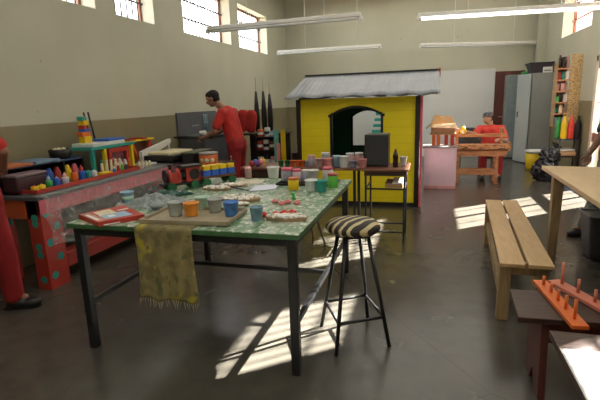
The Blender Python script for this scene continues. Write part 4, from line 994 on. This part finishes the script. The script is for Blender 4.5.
for i, (x, h) in enumerate(((-3.00,1.08),(-2.86,1.08),(-2.74,1.0))):
    x += -.05; q = Vector((x,7.9,1.031)); t = thing('folded_umbrella', q, ['leftmost','middle','rightmost'][i]+' of the three folded black umbrellas standing point up', 'umbrella', 'folded black umbrellas')
    b = B().lathe(q,[(.02,0),(.045,.05),(.055,.2),(.045,.45),(.02,h*.62+.05),(.008,h*.68)],10); b.build('canopy', M_blackp, t)
    B().tube(q+Vector((0,0,h*.66)), q+Vector((0,0,h-.1)), .006, n=6).build('tip', M_steel, t)
# open rack with cans
t = thing('can_rack', (-2.62,7.3,0), 'narrow open rack stacked with cans and tubs right of the standing man', 'rack')
for x in (-2.80,-2.46):
    for y in (7.12,7.38): B().bar((x,y,0),(x,y,1.02),.02).build('leg', M_dark, t)
for zz in (.48,.76,.98): B().box(-2.81,-2.45,7.11,7.39,zz,zz+.015).build('shelf_board', M_dark, t)
for (x, zz, h, m_, lb) in ((-2.75,.496,.16,M_cap,'white tub at the left of the rack\'s lower shelf'),(-2.63,.496,.2,M_blackp,'black can in the middle of the rack\'s lower shelf'),(-2.52,.496,.17,M_lpink,'pale pink tub at the right of the rack\'s lower shelf'),
    (-2.75,.776,.15,M_redp,'red can at the left of the rack\'s middle shelf'),(-2.64,.776,.17,M_cap,'white can in the middle of the rack\'s middle shelf'),(-2.53,.776,.15,M_mid,'brown can at the right of the rack\'s middle shelf'),
    (-2.73,.996,.12,M_orange,'orange can at the left of the rack\'s top shelf'),(-2.61,.996,.15,M_cap,'white can in the middle of the rack\'s top shelf'),(-2.53,.996,.09,M_lblue,'small pale blue can at the right of the rack\'s top shelf')):
    q = Vector((x,7.2,zz)); t = thing('can', q, lb, 'can', 'cans on the open rack')
    B().lathe(q,[(.046,0),(.05,.006),(.05,h-.01),(.047,h),(0,h)],16).build('can_body',m_,t); B().lathe(q,[(.0505,h*.3),(.051,h*.31),(.051,h*.6),(.0505,h*.61)],16).build('can_band',M_paper if m_ is not M_cap else M_blackp,t)
for (px_, m_, nme, tz) in ((277,mat('pale_teal_paint',(.16,.50,.42),.5),'pale teal',1.12),(284,M_yellow,'yellow',1.12)):
    q = atY(px_,160,7.0); tag(B().box(q.x-.04,q.x+.035,7.0,7.03,0,tz).build('upright_plank',m_),'tall %s plank standing upright next to the can rack'%nme,'plank','upright painted planks')
q = atY(279,160,6.8); tag(B().box(q.x-.03,q.x+.02,6.8,6.83,0,.92).build('upright_plank',M_flowerp),'short coral plank standing in front of the teal plank','plank','upright painted planks')
# pale sticks standing left of the playhouse
for i in range(3):
    x = -2.13+.05*i; tag(B().bar((x,8.3,0),(x+.03,8.36,1.5-.08*i),.02).build('wooden_pole',M_brown),['left','middle','right'][i]+' one of the thin brown poles leaning left of the playhouse','pole','thin brown poles')
t = thing('side_cupboard', (-2.15,8.1,0), 'low dark cupboard beside the playhouse, left of its corner', 'cupboard')
B().box(-2.4,-1.98,7.9,8.25,0,.62).build('cupboard_body', M_brown, t, .005); B().box(-2.42,-1.96,7.88,8.27,.62,.64).build('cupboard_top', M_maroon, t)
for i, m_ in enumerate((M_cap, M_redp)): tag(B().lathe((-2.28+.16*i,8.0,.641),[(.05,0),(.055,.01),(.055,.13),(.04,.15),(0,.15)],14).build('tub',m_),['white','red'][i]+' tub on the dark cupboard left of the playhouse','tub')

# ------------------------------------------------------------------ people
def remeshed(b, name, mt, parent, vox=.008, sm=6, root=False):
    o = b.build(name, mt, parent)
    k = o.modifiers.new('r', 'REMESH'); k.mode = 'VOXEL'; k.voxel_size = vox; k.use_smooth_shade = True
    k = o.modifiers.new('s', 'SMOOTH'); k.factor = .5; k.iterations = sm
    return o
def hand(b, w, d, palm_n, size=1.0, curl=.5, side=1):
    # palm from the wrist w along d; fingers bend toward palm_n; the thumb leaves the side of the palm
    d = Vector(d).normalized(); n_ = Vector(palm_n); n_ = (n_-d*n_.dot(d)).normalized(); a = d.cross(n_).normalized()*side
    w = Vector(w)
    b.cap(w, w+d*.03*size, .024*size, .026*size)
    for i in range(4):
        o_ = a*(i-1.5)*.0205*size
        k0 = w+d*.03*size+o_*.6; k1 = w+d*(.088-.004*abs(i-1.3))*size+o_
        b.cap(k0, k1, .016*size, .0125*size, 8)
        L = (.072,.082,.076,.060)[i]*size; p = k1; ang = 0
        for s_, r_ in ((.45,.0098),(.32,.0088),(.26,.0078)):
            ang += curl*1.1; q = p+(d*math.cos(ang)+n_*math.sin(ang))*L*s_; b.cap(p, q, r_*size, r_*size*.93, 8); p = q
    t0 = w+d*.025*size-a*.024*size; t1 = t0+(d*.6-a*.7+n_*.35).normalized()*.042*size; t2 = t1+(d*.9-a*.15+n_*.5).normalized()*.032*size
    b.cap(t0, t1, .0145*size, .011*size, 8); b.cap(t1, t2, .011*size, .009*size, 8)
def head(b, c, fwd, up, s=1.0):
    f = Vector(fwd).normalized(); u = Vector(up); u = (u-f*u.dot(f)).normalized(); l = u.cross(f).normalized(); rot = Matrix((f,l,u)).transposed(); c = Vector(c)
    P_ = lambda x,y,z: c+rot@Vector((x,y,z))*s
    b.ball(P_(-.008,0,.022), .098*s,.076*s,.092*s, rot, 24); b.ball(P_(.022,0,-.035), .066*s,.056*s,.078*s, rot, 20)
    b.ball(P_(.052,0,-.085), .026*s,.026*s,.020*s, rot, 12)                       # chin
    b.cap(P_(.083,0,.012), P_(.108,0,-.026), .008*s,.0135*s, 8)                   # nose
    for sd in (-1,1):
        b.ball(P_(.099,.012*sd,-.030), .010*s,.008*s,.007*s, rot, 8)
        b.ball(P_(.075,.030*sd,.026), .016*s,.024*s,.008*s, rot, 10)              # brow
        b.ball(P_(.062,.040*sd,-.022), .020*s,.018*s,.018*s, rot, 10)             # cheek
        b.ball(P_(-.008,.080*sd,-.006), .020*s,.009*s,.031*s, rot, 10)            # ear
    b.ball(P_(.086,0,-.052), .010*s,.024*s,.009*s, rot, 10)                       # lips
    return P_, rot
def face(P_, rot, s, par, lipm):
    for sd in (-1,1):
        e = B().m(M_eye).ball(P_(.079,.031*sd,.004), .0125*s,.0155*s,.0085*s, rot, 10); e.m(M_hair).ball(P_(.089,.031*sd,.004), .004*s,.006*s,.006*s, rot, 8)
        e.build('eye', None, par)
        B().ball(P_(.090,.031*sd,.022), .005*s,.020*s,.0035*s, rot, 8).build('eyebrow', M_hair, par)
    B().ball(P_(.095,0,-.053), .004*s,.021*s,.004*s, rot, 10).build('mouth', lipm, par)
def hair(P_, rot, s, par, full=1.0, m_=None):
    b = B()
    b.ball(P_(-.022,0,.038), .096*s*full,.083*s*full,.088*s*full, rot, 24); b.ball(P_(-.045,0,-.01), .062*s,.074*s,.070*s, rot, 16)
    b.ball(P_(.02,0,.068), .068*s,.066*s,.050*s, rot, 16)
    remeshed(b, 'hair', m_ or M_hair, par, .006, 3)
def shoe(a, f, mt, par, s=1.0):
    a = Vector(a); f = Vector(f).normalized(); b = B(); l = Vector((-f.y,f.x,0))
    rot = Matrix((f,l,Vector((0,0,1)))).transposed()
    b.ball(a+Vector((0,0,.075)), .056*s,.05*s,.07*s, rot, 14); b.ball(a+f*.03+Vector((0,0,.045)), .10*s,.050*s,.05*s, rot, 14); b.ball(a+f*.12*s+Vector((0,0,.042)), .082*s,.052*s,.042*s, rot, 14)
    o = remeshed(b, 'shoe', mt, par, .007, 3)
    B().prism([a+rot@Vector((x*s,y*s,.0)) for x,y in ((-.075,-.03),(-.04,-.042),(.05,-.036),(.13,-.047),(.18,-.03),(.195,0),(.18,.03),(.13,.047),(.05,.036),(-.04,.042),(-.075,.03))],(0,0,.018)).build('sole', M_dark, o)
def person(J, skin, shirt, trous, label, shoe_m=M_blackp, s=1.0, hair_full=1.0, sleeve='short', curl=(.5,.5), hs=True):
    V = {k: Vector(v) for k, v in J.items() if k not in ('palmL','palmR')}
    root = thing('person', (V['pelvis'].x, V['pelvis'].y, 0), label, 'person')
    b = B(); ax = (V['shL']-V['shR']).normalized(); fw = V['face']
    nk = V['neck']; P_, rot = head(b, V['head'], fw, V.get('hup', Vector((0,0,1))), s)
    b.cap(nk-Vector((0,0,.03)), V['head']+rot@Vector((-.03,0,-.05)), .058*s, .052*s)
    ch = (V['shL']+V['shR'])/2
    b.cap(V['shL'], V['shR'], .05*s); b.cap(ch.lerp(nk,.6), ch, .055*s, .08*s)
    hips = (V['hipL']+V['hipR'])/2
    for k, r_ in ((.12,.105),(.35,.11),(.6,.10),(.85,.11)):
        c = ch.lerp(hips, k)
        for sd in (-1,1): b.ball(c+ax*sd*.055*s, r_*.85*s, n=14)
    b.cap(V['hipL'], V['hipR'], .10*s)
    for sd in 'LR':
        b.cap(V['sh'+sd], V['el'+sd], .050*s, .040*s); b.cap(V['el'+sd], V['wr'+sd], .040*s, .026*s)
        d_ = (V['wr'+sd]-V['el'+sd]).normalized()
        hd = Vector(J.get('hd'+sd, d_)); hand(b, V['wr'+sd], hd, J.get('palm'+sd, (0,0,-1)), s, curl[0 if sd=='L' else 1], 1 if sd=='L' else -1)
        b.cap(V['hip'+sd], V['kn'+sd], .083*s, .055*s); b.cap(V['kn'+sd], V['an'+sd], .055*s, .036*s)
        b.cap(V['kn'+sd].lerp(V['an'+sd],.15), V['kn'+sd].lerp(V['an'+sd],.45), .052*s, .050*s)
        b.cap(V['an'+sd], V['an'+sd]+Vector(J['toe'+sd])*.1, .034*s, .026*s)
    body = remeshed(b, 'body', skin, root, .0065, 3)
    # shirt
    b = B(); ch2 = ch
    b.cap(V['shL'], V['shR'], .066*s)
    b.cap(ch.lerp(nk,.35), ch, .075*s, .10*s)
    for k, r_ in ((.1,.125),(.2,.129),(.3,.132),(.4,.131),(.5,.129),(.6,.129),(.7,.130),(.8,.133),(.9,.135),(1.0,.135)):
        c = ch.lerp(hips, k)
        for sd in (-1,1): b.ball(c+ax*sd*.055*s, r_*.9*s, n=14)
    for sd in 'LR':
        if sleeve == 'short': b.cap(V['sh'+sd], V['sh'+sd].lerp(V['el'+sd],.72), .070*s, .068*s)
        else: b.cap(V['sh'+sd], V['el'+sd], .068*s, .056*s); b.cap(V['el'+sd], V['el'+sd].lerp(V['wr'+sd],.85), .056*s, .042*s)
    remeshed(b, 'shirt', shirt, root, .010, 10)
    cm = ch.lerp(nk,.75); B().lathe(cm+(nk-ch).normalized()*.0, [(.066*s,-.01),(.074*s,0),(.066*s,.012)], 18, tuple((nk-ch).normalized())).build('collar', shirt, root)
    b = B(); b.cap(V['hipL'], V['hipR'], .118*s); b.cap(V['hipL']+Vector((0,0,.05)), V['hipR']+Vector((0,0,.05)), .112*s)
    for sd in 'LR':
        b.cap(V['hip'+sd], V['kn'+sd], .105*s, .080*s); b.cap(V['kn'+sd], V['an'+sd]+Vector((0,0,.03)), .080*s, .076*s)
    remeshed(b, 'trousers', trous, root, .010, 8)
    for sd in 'LR': shoe(Vector((V['an'+sd].x,V['an'+sd].y,0)), J['toe'+sd], shoe_m, root, s)
    face(P_, rot, s, root, mat('lip', (.30,.10,.08), .5)); 
    if hs: hair(P_, rot, s, root, hair_full)
    return root, P_, rot
# 1: standing man in red, side-on, leaning to the grey cabinet
J = dict(head=(-3.090,6.22,1.635), face=(-.93,-.10,-.32), hup=(-.3,0,1), neck=(-2.930,6.24,1.50), shL=(-2.880,6.05,1.43), shR=(-2.860,6.43,1.43),
 elL=(-2.970,5.98,1.17), wrL=(-3.170,6.02,1.085), elR=(-3.000,6.47,1.19), wrR=(-3.210,6.40,1.09), pelvis=(-2.750,6.24,.97), hipL=(-2.750,6.15,.93), hipR=(-2.750,6.33,.93),
 knL=(-2.770,6.12,.50), anL=(-2.710,6.12,.09), knR=(-2.790,6.37,.50), anR=(-2.750,6.37,.09), toeL=(-1,-.1,0), toeR=(-1,.1,0), hdL=(-.9,.2,-.15), hdR=(-.95,-.1,-.1))
r1, P1, rot1 = person(J, M_skin, M_red, M_redd, 'standing man in a red T-shirt and red trousers leaning over the grey cabinet', curl=(.75,.75))
# worn lettering reduced to small white marks on the trousers' outer seam
b = B()
for k in range(8): b.obox((-2.765+.001*k,6.028,.80-.048*k), .022, .004, .03)
b.build('trouser_marks', mat('faded_white_print',(.6,.45,.42),.8), r1)
# his black tool
tag(B().tube((-3.66,6.0,1.09),(-3.04,6.03,1.085),.014,n=10).tube((-3.60,6.0,1.09),(-3.36,6.01,1.088),.022,n=10).build('black_rod',M_blackp),'thin black rod held by the standing man over the grey cabinet','rod')
# 2: seated man behind the loom
J = dict(head=(1.075,9.33,1.135), face=(-.80,-.52,-.12), neck=(1.13,9.37,1.005), shL=(1.33,9.36,.935), shR=(.95,9.40,.935),
 elL=(1.40,9.22,.72), wrL=(1.27,9.02,.76), elR=(.85,9.20,.84), wrR=(.68,9.04,.905), pelvis=(1.15,9.44,.50), hipL=(1.24,9.42,.50), hipR=(1.06,9.42,.50),
 knL=(1.28,9.10,.46), anL=(1.28,9.08,.09), knR=(1.00,9.10,.46), anR=(1.00,9.08,.09), toeL=(0,-1,0), toeR=(-.1,-1,0), hdR=(-.8,-.5,0), hdL=(-.5,-.6,0))
r2, P2, rot2 = person(J, M_skinl, mat('bright_red_cotton',(.60,.05,.04),.8,.12,6), M_redd, 'seated man in a red T-shirt and patterned cap working at the loom', curl=(.7,.5), s=.98, hs=True)
b = B().ball(P2(-.012,0,.052), .101,.085,.072, rot2, 24); b.build('cap', two('dark_patterned_cap',(.05,.05,.07),(.25,.22,.25),40,.5,.58,.8), r2)
t = thing('low_stool', (1.15,9.46,0), 'low dark stool under the seated man', 'stool')
B().box(.98,1.32,9.30,9.62,.355,.385).build('seat', M_brown, t)
for x in (1.0,1.3):
    for y in (9.32,9.6): B().bar((x,y,0),(x,y,.355),.03).build('leg', M_brown, t)
# 3: man cut by the left edge
J = dict(head=(-3.27,2.42,1.60), face=(-.7,.7,-.1), neck=(-3.26,2.42,1.46), shL=(-3.40,2.28,1.39), shR=(-3.13,2.56,1.39),
 elL=(-3.40,2.32,1.12), wrL=(-3.42,2.55,1.06), elR=(-3.02,2.60,1.27), wrR=(-3.20,2.74,1.12), pelvis=(-3.20,2.40,.95), hipL=(-3.28,2.34,.91), hipR=(-3.12,2.48,.91),
 knL=(-3.30,2.36,.50), anL=(-3.34,2.26,.09), knR=(-3.125,2.56,.50), anR=(-3.16,2.60,.09), toeL=(-.5,.8,0), toeR=(.75,.35,0), hdR=(-.8,.5,-.2), hdL=(0,1,-.1))
person(J, M_skin, M_red, M_redd, 'man in red trousers and black shoes cut off by the left picture edge', curl=(.4,.4))
# 4: person cut by the right edge
J = dict(head=(2.00,5.45,1.60), face=(.3,-.95,-.2), neck=(1.99,5.50,1.46), shL=(2.14,5.42,1.39), shR=(1.81,5.40,1.36),
 elL=(2.24,5.30,1.12), wrL=(2.16,5.06,1.0), elR=(1.70,5.30,1.10), wrR=(1.575,5.18,.945), pelvis=(1.96,5.54,.95), hipL=(2.04,5.52,.91), hipR=(1.88,5.52,.91),
 knL=(2.04,5.46,.50), anL=(2.06,5.56,.09), knR=(1.80,5.46,.50), anR=(1.68,5.44,.09), toeL=(.1,-1,0), toeR=(-.9,-.35,0), hdR=(-.15,-.1,-1), palmR=(-.6,-.4,0), hdL=(0,-1,-.2))
person(J, M_skind, M_blackp, M_camo, 'dark-skinned person in black top and grey patterned trousers at the right edge', curl=(.35,.45))

# ------------------------------------------------------------------ light
w = bpy.data.worlds.new('sky'); S.world = w; w.use_nodes = True
bg = w.node_tree.nodes['Background']; bg.inputs[0].default_value = (.93, .97, 1, 1); bg.inputs[1].default_value = 6.0
def lamp(kind, name, loc, **k):
    d_ = bpy.data.lights.new(name, kind); o = bpy.data.objects.new(name, d_); C.objects.link(o); o.location = loc
    for a_, v in k.items(): setattr(d_, a_, v)
    return o
sun = lamp('SUN', 'sun', (6,10,8), energy=95, angle=R(.6), color=(1,.97,.9))
sun.rotation_euler = Vector((-1,-.83,-.85)).to_track_quat('-Z','Y').to_euler()
def portal(x, o, sgn):
    p = lamp('AREA', 'window_portal', (x+sgn*.24, (o[0]+o[1])/2, (o[2]+o[3])/2), shape='RECTANGLE', size=o[1]-o[0], size_y=o[3]-o[2])
    p.rotation_euler = Matrix(((0,0,sgn),(1,0,0),(0,sgn,0))).to_euler() if False else Vector((-sgn,0,0)).to_track_quat('-Z','Z').to_euler()
    p.data.cycles.is_portal = True
for o in LW: portal(XL, o, -1)
for o in RW: portal(XR, o, 1)
f = lamp('AREA', 'ceiling_fill', (-.6, 1.5, 4.1), shape='RECTANGLE', size=4.5, size_y=5, energy=60, color=(1,.96,.88))  # added soft fill standing in for ceiling bounce, no fixture hangs here
f = lamp('AREA', 'far_ceiling_fill', (-.6, 9.0, 4.1), shape='RECTANGLE', size=5, size_y=6, energy=110, color=(1,.96,.86))  # second added fill, brightens the far half of the room
S.view_settings.view_transform = 'Standard'; S.view_settings.look = 'None'; S.view_settings.exposure = 0.18
